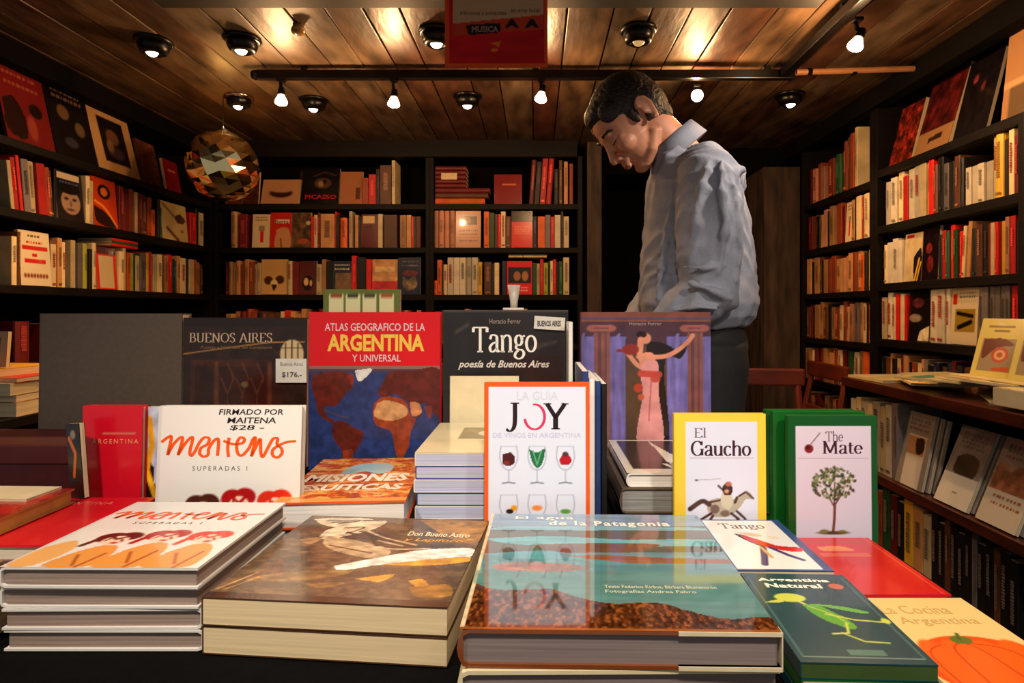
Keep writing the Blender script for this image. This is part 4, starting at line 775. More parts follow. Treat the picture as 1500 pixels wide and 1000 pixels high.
def atlas_art():
    A = Art(200, 220, 1.18, (.16, .22, .42)); a = A; a.rect(0, 0, 1, .345, (.84, .05, .09)); a.rect(0, .345, 1, .36, (.55, .4, .38)); a.rect(0, .36, 1, .38, (.30, .22, .28))
    L = (.37, .13, .10)
    a.blob([(.03, .39), (.28, .38), (.34, .46), (.28, .52), (.23, .58), (.18, .60), (.12, .60), (.14, .66), (.19, .68), (.17, .70), (.08, .65), (.05, .56), (.02, .46)], L)
    a.blob([(.29, .40), (.34, .4), (.33, .47)], (.5, .16, .1)); a.blob([(.35, .37), (.48, .36), (.44, .41), (.38, .44)], (.86, .84, .82))
    a.blob([(.18, .70), (.26, .69), (.34, .73), (.42, .77), (.38, .86), (.33, .92), (.30, 1.0), (.26, .98), (.25, .88), (.19, .80)], L); a.blob([(.26, .88), (.34, .88), (.32, 1.0), (.27, 1.0)], (.52, .2, .13))
    a.blob([(.5, .58), (.56, .54), (.66, .54), (.74, .57), (.78, .66), (.82, .68), (.78, .76), (.76, .86), (.70, .94), (.66, .88), (.63, .76), (.52, .72), (.49, .65)], (.60, .24, .13)); a.blob([(.52, .58), (.6, .56), (.74, .6), (.74, .66), (.62, .69), (.5, .66)], (.80, .58, .38))
    a.blob([(.52, .52), (.57, .44), (.62, .38), (.8, .37), (1, .37), (1, .66), (.93, .62), (.88, .58), (.82, .60), (.86, .66), (.79, .66), (.76, .58), (.66, .52), (.58, .54)], L); a.blob([(.77, .57), (.84, .58), (.86, .64), (.79, .66)], (.78, .5, .32)); a.blob([(.88, .60), (.94, .6), (.92, .68)], (.5, .2, .13))
    a.line([(.12, .62), (.24, .66), (.3, .67)], .012, (.3, .25, .3)); a.mottle(.25, 20, 24, 5, a.V > .38); return A
bk = book('atlas', 'red-topped geographic atlas with world map cover in the back row', .308, top(457), .03, CR, (-.3795, Y0, BZ), (math.radians(-1), 0, 0), 'hard', art=atlas_art(), texts=[(sans('ATLAS GEOGRAFICO DE LA', .01), (.12, .07, .885, .12), (.86, .78, .80)), (sans('ARGENTINA', .035), (.14, .14, .88, .25), (.93, .76, .30)), (sans('Y UNIVERSAL', .01), (.33, .27, .70, .315), (.86, .78, .80))])
A = Art(60, 60, 1.2, (.145, .13, .135)); A.mottle(.25, 5, 5, 3); A.line([(.1, .14), (.2, .09)], .02, (.3, .26, .22)); A.line([(.7, .24), (.9, .2)], .02, (.27, .24, .2)); A.rect(.0, .0, 1, .012, (.35, .3, .28))
bk = book('book', 'charcoal Tango poetry book with white serif title in the back row', .294, top(454), .03, CK, (-.071, Y0, BZ), (math.radians(-1), 0, 0), 'hard', art=A, texts=[(sans('Horacio Ferrer', .0), (.37, .055, .62, .085), (.62, .56, .50)), (serif('Tango', .11, .04), (.23, .105, .75, .31), (.94, .92, .88)), (sans('poesía de Buenos Aires', .02, .35), (.12, .315, .85, .375), (.88, .85, .80))])
o = thing('price_sticker', 'white price sticker at the corner of the charcoal Tango book', 'label', (.031, Y0 - .0035, 1.086), (0, 0, 0)); MB().box((-.036, -.0004, 0), (.036, .0004, .03), Matrix.Rotation(.06, 4, 'Y')).build('card', mat('white_card', (.86, .84, .80), .7), o)
letter(o, .072, .03, sans('BUENOS AIRES', .03), (.12, .3, .88, .75), (.25, .22, .24), y=-.001)
o = thing('price_clip', 'white tapered plastic clip standing on top of the charcoal Tango book', 'clip', (-.052, 1.458, 1.131))
MB().box((-.026, -.012, 0), (.024, .012, .006), bev=.002).build('base', mat('white_plastic', (.80, .76, .70), .4), o)
MB().lathe([(.008, .006), (.009, .02), (.0155, .06), (.0145, .06)], 16, Matrix.Translation((0, 0, 0))).build('holder', mat('white_plastic', (.80, .76, .70), .4), o, True)
def dance_art():
    A = Art(160, 190, 1.2, (.30, .19, .24)).squash(.71); a = A; a.rect(0, 1, 1, 1.5, (.30, .22, .20))
    a.rect(0, .0, 1, .045, (.50, .28, .24)); a.rect(0, .045, 1, .07, (.34, .28, .42)); a.rect(0, .07, 1, .085, (.52, .30, .24))
    B_ = (.44, .40, .66)
    a.rect(0, .22, .34, 1.5, B_); a.rect(.66, .22, 1, 1.5, B_); a.rect(.34, .3, .66, 1.5, (.34, .25, .20))
    for i in range(22):
        u = i / 22.; a.line([(u, .23), (u + .02, .2 + .03 * (i % 2))], .02, B_ if (u < .34 or u > .66) else (.3, .19, .24))
    m = ((a.U < .34) | (a.U > .66)) & (a.V > .2); a.mottle(.28, 30, 3, 4, m)
    for u in (.1, .82):
        a.rect(u, .18, u + .12, 1.5, (.52, .32, .30)); a.rect(u + .03, .18, u + .05, 1.5, (.40, .25, .28)); a.rect(u + .08, .18, u + .095, 1.5, (.42, .27, .28)); a.ell(u - .01, .145, .05, .032, (.62, .36, .34)); a.ell(u + .12, .145, .05, .032, (.62, .36, .34)); a.rect(u - .01, .115, u + .12, .175, (.62, .36, .34)); a.rect(u - .0, .135, u + .11, .15, (.46, .28, .30))
    a.blob([(.5, .3), (.56, .26), (.68, .3), (.74, .36), (.76, .42), (.66, .4), (.64, .6), (.66, .8), (.67, 1.2), (.48, 1.2), (.5, .6)], (.13, .09, .10)); a.blob([(.72, .34), (.78, .28), (.82, .3), (.78, .40), (.73, .41)], (.13, .09, .10))
    P = (.86, .56, .46)
    a.ell(.49, .235, .05, .05, P); a.ell(.465, .2, .04, .03, (.14, .08, .09)); a.line([(.46, .25), (.45, .36)], .05, P); a.line([(.44, .40), (.62, .40), (.72, .36), (.82, .27), (.86, .21)], .035, P, smooth=True); a.line([(.36, .37), (.42, .46), (.47, .5)], .035, P, smooth=True)
    a.ell(.38, .335, .065, .05, (.55, .18, .16)); a.ell(.30, .345, .03, .014, (.55, .18, .16)); a.blob([(.43, .38), (.54, .36), (.58, .46), (.56, .54), (.48, .54)], P)
    a.blob([(.47, .44), (.58, .44), (.6, .56), (.6, .76), (.63, 1.18), (.43, 1.18), (.47, .76), (.46, .58)], (.86, .58, .58)); a.line([(.46, .55), (.6, .56)], .05, (.75, .28, .24)); a.ell(.44, .68, .035, .04, (.72, .26, .2)); a.ell(.57, .6, .04, .03, (.75, .3, .26)); a.ell(.46, .76, .025, .03, (.75, .34, .26)); a.line([(.54, .6), (.52, .97)], .01, (.7, .38, .4)); a.mottle(.12, 12, 14, 7); return A
book('book', 'dancing couple cover between purple curtains and columns, back row right', .304, top(457), .03, mat('mauve_cover', (.45, .3, .36), .4), (.259, Y0, BZ), (math.radians(-1), 0, 0), 'hard', art=dance_art(), texts=[(sans('Horacio Ferrer', .0), (.37, .062, .62, .084), (.66, .55, .55))])
A = Art(100, 50, 2.2, (.38, .42, .16)); A.mottle(.15, 4, 4)
for i in range(4): A.rect(.08 + .22 * i, .03, .26 + .22 * i, .2, (.84, .82, .62)); A.rect(.1 + .22 * i, .035, .24 + .22 * i, .055, [(.6, .16, .1), (.12, .1, .1), (.2, .15, .1), (.7, .25, .12)][i])
book('folder', 'olive folder with four cream labels peeking above the atlas', .186, .425, .02, mat('olive_cover', (.42, .45, .18), .5), (-.425, 1.49, TZ + .0375), (math.radians(-1), 0, 0), 'soft', art=A, cat='folder')

# --- near left corner beyond the white stack
flat(.27, .22, -.80, .86, TZ + .082, .03, CR, 'bright red book lying flat left of the white stack', 0, style='hard', art=None, texts=[(sans('ARGENTINA', .0, 0, 1.3), (.35, .12, .8, .19), (.90, .50, .42))])
flat(.272, .225, -.802, .858, TZ + .05, .048, CK, 'dark book with thick pages under the bright red one at left', 0, style='hard')
A = Art(80, 60, .9, (.62, .24, .16)); A.blob([(.2, .1), (.6, .0), (.95, .1), (.9, .3), (.5, .34)], (.28, .14, .09)); A.blob([(.5, .04), (.75, .02), (.7, .16)], (.86, .76, .6)); A.mottle(.4, 8, 8, 3)
flat(.26, .19, -.80, .66, TZ + .066, .06, CBR, 'book with brown and red picture cover at the far left edge', 0, style='soft', art=A)
A = Art(60, 40, .8, (.70, .10, .09)); A.mottle(.35, 8, 9, 3); A.poly([(0, .3), (.5, .4), (1, .8), (1, 1), (0, 1)], (.50, .09, .08))
flat(.27, .24, -.912, .80, TZ + .108, .024, mat('gold_edge_cover', (.70, .50, .22), .5), 'red picture book with gilt edge lying askew at the far left', 1.5, style='hard', art=A, pages=mat('page_edges_gilt', (.76, .58, .28), .6), texts=[(sans('TANGO', .02, .2), (.35, .12, .85, .24), (.86, .62, .50))])
flat(.24, .07, -.925, .975, TZ + .1125, .004, CC, 'slim cream booklet lying on the gilt-edged red book', -2, style='soft')
o = thing('storage_box', 'dark maroon box at the far left behind the lying red books', 'box', (-1.04, 1.18, TZ + .0005))
MB().box((-.19, 0, 0), (.19, .16, .14), bev=.004).build('body', mat('maroon_box_board', (.26, .05, .06), .5, var=.15), o); MB().box((-.193, -.003, .115), (.193, .163, .152), bev=.003).build('lid', mat('maroon_box_lid', (.30, .06, .07), .5), o)
A = Art(20, 50, 3, (.08, .05, .05)); A.line([(.2, .2), (.6, .4), (.4, .7)], .2, (.75, .36, .12)); A.ell(.5, .15, .2, .06, (.5, .45, .4))
book('book', 'narrow black leaflet with orange pattern beside the tall red book', .034, .13, .01, CK, (-.80, 1.072, TZ + .083), (0, math.radians(-6), math.radians(-20)), 'soft', art=A)
# ---------------------------------------------------------------- right counter
o = thing('counter', 'dark wooden display counter on the right with shelves under its top', 'counter')
CWD = mat('counter_wood', (.30, .12, .07), .35, var=.25, scale=6, stretch=(6, 1, 6), coat=.2)
MB().box((1.165, 1.2, .846), (1.462, 2.345, .88), bev=.003).build('worktop', CWD, o)
MB().box((1.165, 1.2, .540), (1.462, 2.335, .57), bev=.002).build('shelf', CWD, o)
MB().box((1.165, 1.2, .255), (1.462, 2.335, .28), bev=.002).build('shelf', CWD, o)
MB().box((1.18, 2.3355, 0), (1.462, 2.345, .845)).build('end_panel', DARK, o); MB().box((1.445, 1.2, 0), (1.461, 2.335, .845)).build('back_panel', DARKB, o)
MB().box((1.19, 1.2, 0), (1.462, 1.215, .845)).build('end_panel', DARK, o)
o = thing('counter', 'low dark counter at the left edge with stacked books', 'counter')
MB().box((-1.815, 1.55, .80), (-1.46, 2.3, .83), bev=.003).build('worktop', DARK, o); MB().box((-1.80, 1.56, 0), (-1.475, 2.29, .799)).build('body', DARKB, o)
for k, (w_, h_, t_, c, lab, y) in enumerate([(.24, .3, .04, 'T', 'thick tan book at the bottom of the left counter stack', 1.72), (.23, .28, .02, 'B', 'brown book second from the bottom of the left counter stack', 1.73), (.22, .28, .035, 'W', 'cream book in the middle of the left counter stack', 1.72), (.23, .28, .012, 'R', 'thin red book near the top of the left counter stack', 1.74), (.2, .26, .022, 'Y', 'pale yellow book on top of the left counter stack', 1.72)]):
    z = .831 + sum([.0405, .0205, .0355, .0125, .0225][:k]); flat(w_, h_, -1.58 - .01 * (k == 4) * 6, y, z + t_, t_, bmat(c, 1), lab, 3 - k * 2)
book('book', 'small framed-looking book standing above the left counter stack', .11, .105, .014, bmat('D', 0), (-1.60, 1.79, .965), (math.radians(-5), 0, 0), 'soft', art=small_art('frame', .11, .105))
# upper compartment
def prow(px0, z, items, place, X=1.19, h_=.22, seed=1, bulk=False):
    rnd = random.Random(seed); px = px0; n = 0; cnt = {}
    for c, wd in items: cnt[c] = cnt.get(c, 0) + 1
    seen = {}
    for c, wd in items:
        a = .9 * X * 1000 / (px - 785); b = .9 * X * 1000 / (px + wd - 785); px += wd; seen[c] = seen.get(c, 0) + 1
        t_ = abs(a - b) * .95; h2 = h_ * rnd.choice([.92, .96, 1])
        lab = 'the %s %s book%s %s' % (WORDS[seen[c] - 1] if cnt[c] > 1 else 'only', PAL[c][0], ' from the left' if cnt[c] > 1 else '', place)
        bk = book('book', lab, .15, h2, t_, bmat(c, rnd.randrange(3)), (X, (a + b) / 2, z + .001), (0, 0, 0), 'soft', 'books ' + place, spine=True); bulk and BULK.append(bk); mark_mesh(bk, h2, t_, (.35, .3, .28) if sum(PAL[c][1]) > 1.3 else (.5, .42, .36), rnd)
prow(1246, .57, [('E', 8), ('W', 7), ('E', 9), ('W', 8), ('E', 11), ('W', 8), ('E', 9), ('g', 9)], 'under the right counter top', h_=.25, seed=3)
prow(1284, .28, [('C', 8), ('G', 12), ('D', 10), ('K', 10), ('Y', 14), ('T', 14), ('W', 12), ('K', 10), ('K', 9), ('B', 9), ('K', 10), ('K', 11), ('K', 10), ('g', 8), ('K', 12), ('K', 12), ('B', 10), ('K', 13), ('K', 14)], 'on the lowest shelf of the right counter', h_=.245, seed=4, bulk=True)
CGR = mat('grey_card_cover', (.55, .51, .50), .5)
for k, (key, y, lean, h_, lab) in enumerate([('horsebrown', 1.955, -12, .235, 'horseman'), ('treephoto', 1.757, -22, .235, 'tree photograph'), ('redhorses', 1.585, -22, .235, 'rust horse picture')]):
    for j in range(3):
        book('book', ['grey-topped pamphlet with %s facing out under the counter', 'grey pamphlet right behind the %s one under the counter', 'rearmost grey pamphlet behind the %s one under the counter'][j] % lab, .138, h_ - .004 * j, .010, CGR, (1.182 + .0125 * j, y - .012 * j, .571 + .0101 * math.sin(math.radians(-lean))), (math.radians(lean), 0, -PI / 2), 'soft', art=small_art(key, .138, h_) if j == 0 else None)
# on the counter
PAP = mat('cream_paper', (.90, .82, .56), .6, var=.05)
spec = [('cream sheet pad at the far end of the counter', 1.30, 2.12, .22, .2, .010, PAP, 5, .8805), ('pale yellow pamphlet near the counter end', 1.27, 1.93, .16, .22, .008, PAP, -20, .8915), ('cream book left of centre on the counter', 1.37, 1.86, .18, .24, .02, CC, 12, .9005), ('thin pamphlet with teal stripe on the counter', 1.26, 1.78, .14, .18, .006, PAP, 30, .9215),
        ('pamphlet with red stripe on the counter', 1.30, 1.62, .17, .2, .007, PAP, -28, .8805), ('wide cream magazine lying across the counter', 1.34, 1.60, .22, .26, .008, CC, 8, .9285), ('thick grey-edged book near the right frame edge', 1.285, 1.36, .2, .22, .045, CC, 4, .8895)]
for lab, x, y, w_, h_, t_, c, yaw, z in spec:
    A = Art(30, 30, h_ / w_, (.90, .83, .60)); A.mottle(.12, 4, 4, int(y * 100))
    if 'teal' in lab: A.rect(.1, .2, .9, .45, (.35, .60, .55))
    if 'red' in lab: A.poly([(.1, .4), (.9, .3), (.9, .55), (.1, .6)], (.85, .25, .15))
    if 'magazine' in lab: A.line([(.1, .2), (.9, .8)], .04, (.9, .5, .25)); A.rect(.1, .6, .4, .8, (.6, .62, .45))
    flat(w_, h_, x, y, z + t_, t_, c, lab, yaw, style='soft', art=A, pages=PAGES_Z() if 'grey' not in lab else mat('page_edges_grey', (.6, .52, .47), .8))
def spiral():
    A = Art(60, 80, 1.4, (.88, .82, .42)); a = A; a.rect(.2, .12, .8, .16, (.55, .45, .2)); a.rect(.35, .2, .7, .23, (.55, .45, .2)); a.rect(.12, .34, .9, .9, (.62, .55, .42)); a.blob([(.15, .36), (.6, .34), (.88, .45), (.5, .5), (.2, .7)], (.42, .16, .1))
    a.ell(.6, .62, .2, .13, (.78, .30, .16)); a.ell(.6, .62, .13, .085, (.88, .74, .52)); a.ell(.6, .62, .07, .045, (.78, .3, .16)); a.blob([(.5, .84), (.85, .82), (.85, .89), (.5, .89)], (.80, .34, .14)); return A
for k, y in enumerate((1.76, 1.625)):
    book('book', ['yellow book with spiral picture leaning on the right counter', 'second yellow book cut by the right frame edge on the counter'][k], .125, .175, .012, mat('pale_yellow_cover', (.86, .80, .38), .4), (1.30 + .01 * k, y, .9375 + .003), (math.radians(-18), 0, -PI / 2 + .25), 'soft', art=spiral())
tag(MB().box((1.25, 1.52, .9372), (1.45, 1.86, .9402), bev=.001).build('book_rest', PAP), 'thin cream board under the two leaning yellow books', 'board')

# ---------------------------------------------------------------- chairs at the back
def chair(x, y, rz, label):
    c = thing('wooden_chair', label, 'chair', (x, y, 0), (0, 0, rz)); W_ = mat('chair_red_brown', (.42, .16, .08), .45, var=.2, scale=8)
    MB().box((-.2, -.2, .43), (.2, .2, .455), bev=.006).build('seat', W_, c)
    for sx in (-1, 1):
        MB().tube([(sx * .18, -.18, 0), (sx * .175, -.175, .43)], .016, 8).build('leg', W_, c); MB().tube([(sx * .18, .19, 0), (sx * .175, .185, .43)], .016, 8).build('leg', W_, c)
        MB().tube([(sx * .175, .185, .455), (sx * .175, .20, .65), (sx * .17, .235, .83)], .015, 8).build('back_post', W_, c)
    MB().box((-.2, .215, .80), (.2, .24, .875), bev=.008).build('backrest', W_, c); MB().box((-.165, .195, .62), (.165, .21, .66), bev=.004).build('back_rail', W_, c)
chair(.95, 2.5, math.radians(-8), 'red-brown wooden chair beside the plaster column'); chair(1.185, 2.98, math.radians(-90), 'red-brown wooden chair in front of the far right bookcase')

# ---------------------------------------------------------------- lamps, tracks, ball, sign
BM = mat('black_fixture_metal', (.05, .045, .045), .3, metal=.6, var=.1)
CHR = mat('chrome_ring', (.8, .7, .6), .15, metal=1.0, var=.02)
BULB = mat('halogen_bulb', (1, .9, .8), .3, emit=(1, .62, .34), es=26); BULBC = mat('halogen_lens', (1, .92, .8), .3, emit=(1, .84, .62), es=9); DIM = mat('dim_lens', (.5, .35, .2), .3, emit=(1, .6, .25), es=.5)
tr = thing('lighting_track', 'long black lighting track across the plank ceiling', 'track'); MB().box((-1.08, 2.372, 2.028), (1.0, 2.402, 2.062), bev=.003).build('rail', BM, tr)
for x in (-.9, 0, .9): MB().box((x - .01, 2.378, 2.06), (x + .01, 2.396, 2.0835)).build('bracket', BM, tr)
MB().lathe([(.016, -.012), (.02, 0), (.016, .012)], 12, Matrix.Translation((-1.09, 2.387, 2.045)) @ Matrix.Rotation(PI / 2, 4, 'Y')).build('end_cap', BM, tr)
tr = thing('lighting_track', 'short black track running towards the viewer on the right', 'track'); MB().box((.94, 1.15, 2.03), (.975, 2.365, 2.064), bev=.003).build('rail', BM, tr); MB().box((.948, 1.9, 2.063), (.967, 1.92, 2.0835)).build('bracket', BM, tr)
pi = thing('conduit_pipe', 'tan conduit pipe along the ceiling at the right', 'pipe'); MB().tube([(1.0, 2.36, 2.045), (1.25, 2.352, 2.05), (1.455, 2.34, 2.052)], .011, 10).build('pipe', mat('tan_conduit', (.62, .42, .26), .5), pi)
for x in (1.05, 1.22): MB().lathe([(.014, -.008), (.014, .008)], 10, Matrix.Translation((x, 2.358, 2.047)) @ Matrix.Rotation(PI / 2, 4, 'Y')).build('clamp', BM, pi)
def spot(px, py, d, ztrack, aim, label, lit=True, pw=10):
    p = at(px, py, d); o = thing('track_spotlight', label, 'lamp', (p.x, p.y, p.z))
    MB().tube([(0, 0, .035), (-.004, .004, .06), (0, 0, ztrack - p.z)], [.007, .006, .006], 8).build('stem', BM, o)
    MB().box((-.014, -.014, ztrack - p.z - .012), (.014, .014, ztrack - p.z), bev=.003).build('adapter', BM, o)
    q = Vector(aim).to_track_quat('-Z', 'Y').to_matrix().to_4x4()
    MB().lathe([(.006, .045), (.012, .042), (.0145, .02), (.0155, .012), (.0165, .008), (.0155, .008)], 16, q).build('shade', BM, o, True)
    shd = [c for c in o.children if c.name.startswith('shade')][0]
    MB().lathe([(.009, .016), (.013, .006), (.0225, -.016), (.0235, -.022), (.012, -.026), (.003, -.027)], 16, q).build('bulb', BULB if lit else mat('unlit_bulb', (.6, .45, .25), .2), shd, True)
    if lit:
        v = Vector(aim).normalized() * .045; light('POINT', 'lamp_light', p + v, pw, WARM, size=.02).parent = None
spot(412, 143, 2.65, 2.03, (.1, -.3, -1), 'first lit spotlight from the left on the long track'); spot(577, 146, 2.65, 2.03, (.0, -.25, -1), 'second lit spotlight from the left on the long track')
spot(793, 139, 2.65, 2.03, (-.15, -.3, -1), 'third lit spotlight from the left, above the man side of the track'); spot(1020, 140, 2.72, 2.03, (-.1, -1, -.35), 'lit spotlight facing the viewer right of the man head'); spot(1256, 60, 2.1, 2.03, (-.5, -.2, -1), 'lit spotlight hanging from the short right track', pw=19)
spot(437, 38, 2.27, 2.084, (.1, -.3, -1), 'small unlit spotlight dangling near the front beam', lit=False)
for i, (px, py, s_, lt) in enumerate([(225, 70, 1, 1), (355, 67, 1, 1), (350, 150, 1, 2), (460, 154, 1, 1), (640, 57, 1, 1), (685, 149, .9, 1), (935, 54, 1, 0), (1157, 147, 1, 1)]):
    d = .925 / (455 - py) * 1000; p = at(px, py, d)
    lab = ['round black ceiling spot nearest the left front corner', 'round black ceiling spot second from left in the front line', 'round ceiling spot with bright rim left of the long track end', 'round black ceiling spot under the left part of the track', 'round black ceiling spot beside the hanging red sign', 'round black ceiling spot behind the track centre', 'unlit round black ceiling spot right of the red sign', 'tilted round black ceiling spot near the conduit pipe'][i]
    o = thing('ceiling_spot', lab, 'lamp', (p.x, p.y, 2.078), group='round black ceiling spots')
    MB().lathe([(.062, .003), (.064, -.004), (.054, -.012), (.045, -.008)], 24).build('ring', CHR if lt == 2 else BM, o, True)
    MB().lathe([(.05, -.006), (.052, -.02), (.045, -.038), (.03, -.047), (.028, -.044)], 24).build('housing', BM, o, True)
    q = Matrix.Translation((0, -.012, -.040)) @ Matrix.Rotation(math.radians(-38), 4, 'X')
    MB().lathe([(.021, .004), (.021, -.003), (.014, -.007), (.003, -.008)], 18, q).build('lens', BULBC if lt else DIM, o, True)
    if lt: light('SPOT', 'downlight', (p.x, p.y - .02, 2.018), 20, WARM, (p.x * 1.12, p.y - .1, 0), .02, 1.9, .7)
# glass ball
bc = at(327, 243, 3.0); o = thing('mirror_ball', 'faceted mirrored glass ball hanging at the left rear', 'ball', (bc.x, bc.y, bc.z))
bm = bmesh.new(); bmesh.ops.create_uvsphere(bm, u_segments=18, v_segments=13, radius=.15)
for v in bm.verts: v.co *= 1 + R.uniform(-.04, .04)
me = bpy.data.meshes.new('sphere'); bm.to_mesh(me); bm.free(); me.materials.append(mat('mirror_glass', (1.0, .92, .68), .08, metal=1.0, var=.02)); s_ = bpy.data.objects.new('sphere', me); COL.objects.link(s_); s_.parent = o; s_.rotation_euler = (.5, -.45, .2)
MB().lathe([(.02, .143), (.02, .16), (.006, .165), (.002, .175)], 12).build('cap', BM, o); MB().tube([(0, 0, .165), (0, 0, 2.08 - bc.z)], .0015, 6).build('cord', BM, o)
# hanging sign
sg = at(727, 98, 1.95); o = thing('hanging_sign', 'red hanging sign with orange border and cream notice, from the front beam', 'sign', (sg.x, 1.755, sg.z))
SW, SH = .293, .42
MB().box((-SW / 2, 0, 0), (SW / 2, .006, SH), bev=.001).build('panel', mat('orange_board', (.80, .28, .10), .5), o)
A = Art(110, 150, SH / SW, (.74, .05, .09)); A.mottle(.15, 3, 22, 3)
A.rect(0, 0, .045, 1, (.84, .28, .10)); A.rect(.97, 0, 1, 1, (.84, .28, .10)); A.rect(0, .975, 1, 1, (.86, .32, .12)); A.poly([(.08, .0), (.96, 0), (.96, .66), (.08, .71)], (.72, .58, .44)); A.poly([(.08, .705), (.96, .645), (.96, .745), (.08, .79)], (.72, .22, .10))
A.poly([(.2, .715), (.54, .7), (.54, .765), (.23, .785)], (.10, .05, .05)); A.poly([(.45, .84), (.54, .825), (.53, .865)], (.82, .44, .12)); A.ell(.48, .885, .035, .012, (.84, .46, .12))
A.build('notice_print', o, SW, SH, -SW / 2, 0)
letter(o, SW, SH, sans('A  A', .08), (.58, .675, .92, .735), (.10, .05, .06)); letter(o, SW, SH, sans('informes y consultas', .01), (.15, .62, .6, .655), (.36, .26, .2)); letter(o, SW, SH, sans('en este local', .01), (.64, .6, .92, .63), (.36, .26, .2)); letter(o, SW, SH, sans('MUSICA', .04), (.26, .722, .52, .765), (.55, .42, .35))
for x in (-.1, .1): MB().tube([(x, .003, SH), (x, .0045, 2.0845 - sg.z)], .002, 6).build('hanger_wire', BM, o)

# ---------------------------------------------------------------- the man
MD = 1.965
def mp(px, py, y=0): p = at(px, py, MD); return Vector((p.x, MD * K + y, p.z))
def remesh(mb, name, m, parent, vox, smooth_it=4, noise=None, keep=None):
    me = bpy.data.meshes.new('tmp'); me.from_pydata([tuple(v) for v in mb.v], [], mb.f); o = bpy.data.objects.new('tmp', me); COL.objects.link(o)
    r = o.modifiers.new('r', 'REMESH'); r.mode = 'VOXEL'; r.voxel_size = vox
    s_ = o.modifiers.new('s', 'SMOOTH'); s_.iterations = smooth_it; s_.factor = .5
    bpy.context.view_layer.update(); dg = bpy.context.evaluated_depsgraph_get(); ev = o.evaluated_get(dg)
    out = bpy.data.meshes.new_from_object(ev); bpy.data.objects.remove(o); bpy.data.meshes.remove(me)
    if noise:
        n = len(out.vertices); co = np.empty(n * 3); out.vertices.foreach_get('co', co); co = co.reshape(-1, 3); no = np.empty(n * 3); out.vertices.foreach_get('normal', no); no = no.reshape(-1, 3)
        co += no * noise(co)[:, None]; out.vertices.foreach_set('co', co.ravel())
    out.polygons.foreach_set('use_smooth', [True] * len(out.polygons)); out.materials.clear(); out.materials.append(m); out.update()
    o = bpy.data.objects.new(name, out); COL.objects.link(o); o.parent = parent; return o
man = thing('person', 'young man with short dark hair in a grey-blue shirt, head bent down', 'person', (0, 0, 0))
SKIN = mat('skin', (.80, .55, .43), .45, var=.06, scale=14, spec=.4); HAIR = mat('dark_hair', (.13, .075, .045), .55, var=.4, scale=120, bump=.6)
SHIRT = mat('grey_blue_shirt', (.54, .555, .615), .75, spec=.3, var=.05, scale=220, bump=.05)
H = mp(925, 180); th = math.radians(48); hs = 1.07
yaw = Matrix.Rotation(math.radians(0), 4, 'Z')
# head frame: x forward, y to his right (away from camera), z up
HM = Matrix.Translation(H) @ Matrix(((-math.cos(th), 0, -math.sin(th), 0), (0, 1, 0, 0), (-math.sin(th), 0, math.cos(th), 0), (0, 0, 0, 1))) @ Matrix.Scale(hs, 4)
HM = HM @ Matrix.Rotation(math.radians(-5), 4, 'Z')
b = MB()
b.ell((-.005, 0, .03), (.098, .076, .088), HM, 28, 18); b.ell((.025, 0, .0), (.066, .064, .07), HM, 24, 16); b.ell((.03, 0, -.05), (.058, .054, .06), HM, 24, 14)
b.ell((.062, 0, -.098), (.026, .03, .02), HM); b.tube([(-.01, .048, -.06), (.03, .04, -.09), (.062, .014, -.103)], [.016, .017, .017], 10, M=HM); b.tube([(-.01, -.048, -.06), (.03, -.04, -.09), (.062, -.014, -.103)], [.016, .017, .017], 10, M=HM)
b.ell((.04, 0, -.085), (.04, .034, .028), HM)
b.ell((.082, 0, .022), (.014, .045, .012), HM)                                             # brow
b.tube([(.088, 0, .015), (.098, 0, -.012), (.110, 0, -.034)], [.009, .0105, .012], 10, M=HM); b.ell((.111, 0, -.037), (.0115, .012, .0095), HM); b.ell((.099, .0125, -.04), (.01, .008, .008), HM); b.ell((.099, -.0125, -.04), (.01, .008, .008), HM)
b.ell((.086, 0, -.058), (.016, .024, .014), HM); b.ell((.0955, 0, -.0635), (.009, .019, .0055), HM); b.ell((.0935, 0, -.0745), (.009, .017, .006), HM)
for s_ in (-1, 1):
    b.ell((.062, s_ * .036, -.028), (.028, .024, .024), HM)                                 # cheek
    b.ell((.076, s_ * .031, .0), (.012, .015, .010), HM)                                   # eyeball and lid
    b.ell((.066, s_ * .034, -.010), (.018, .022, .012), HM)
    E = HM @ Matrix.Translation((-.022, s_ * .078, -.006)) @ Matrix.Rotation(s_ * math.radians(18), 4, 'Z') @ Matrix.Rotation(math.radians(12), 4, 'Y')
    b.tube([(.012, 0, -.03), (.004, s_ * .002, -.036), (-.006, s_ * .004, -.022), (-.018, s_ * .007, .0), (-.018, s_ * .008, .018), (-.006, s_ * .007, .031), (.008, s_ * .004, .028), (.015, 0, .014)], [.006, .008, .0065, .0055, .0055, .0055, .005, .004], 8, M=E)
    b.ell((-.002, -s_ * .001, 0), (.017, .006, .026), E); b.ell((.013, s_ * .001, -.002), (.005, .005, .008), E)
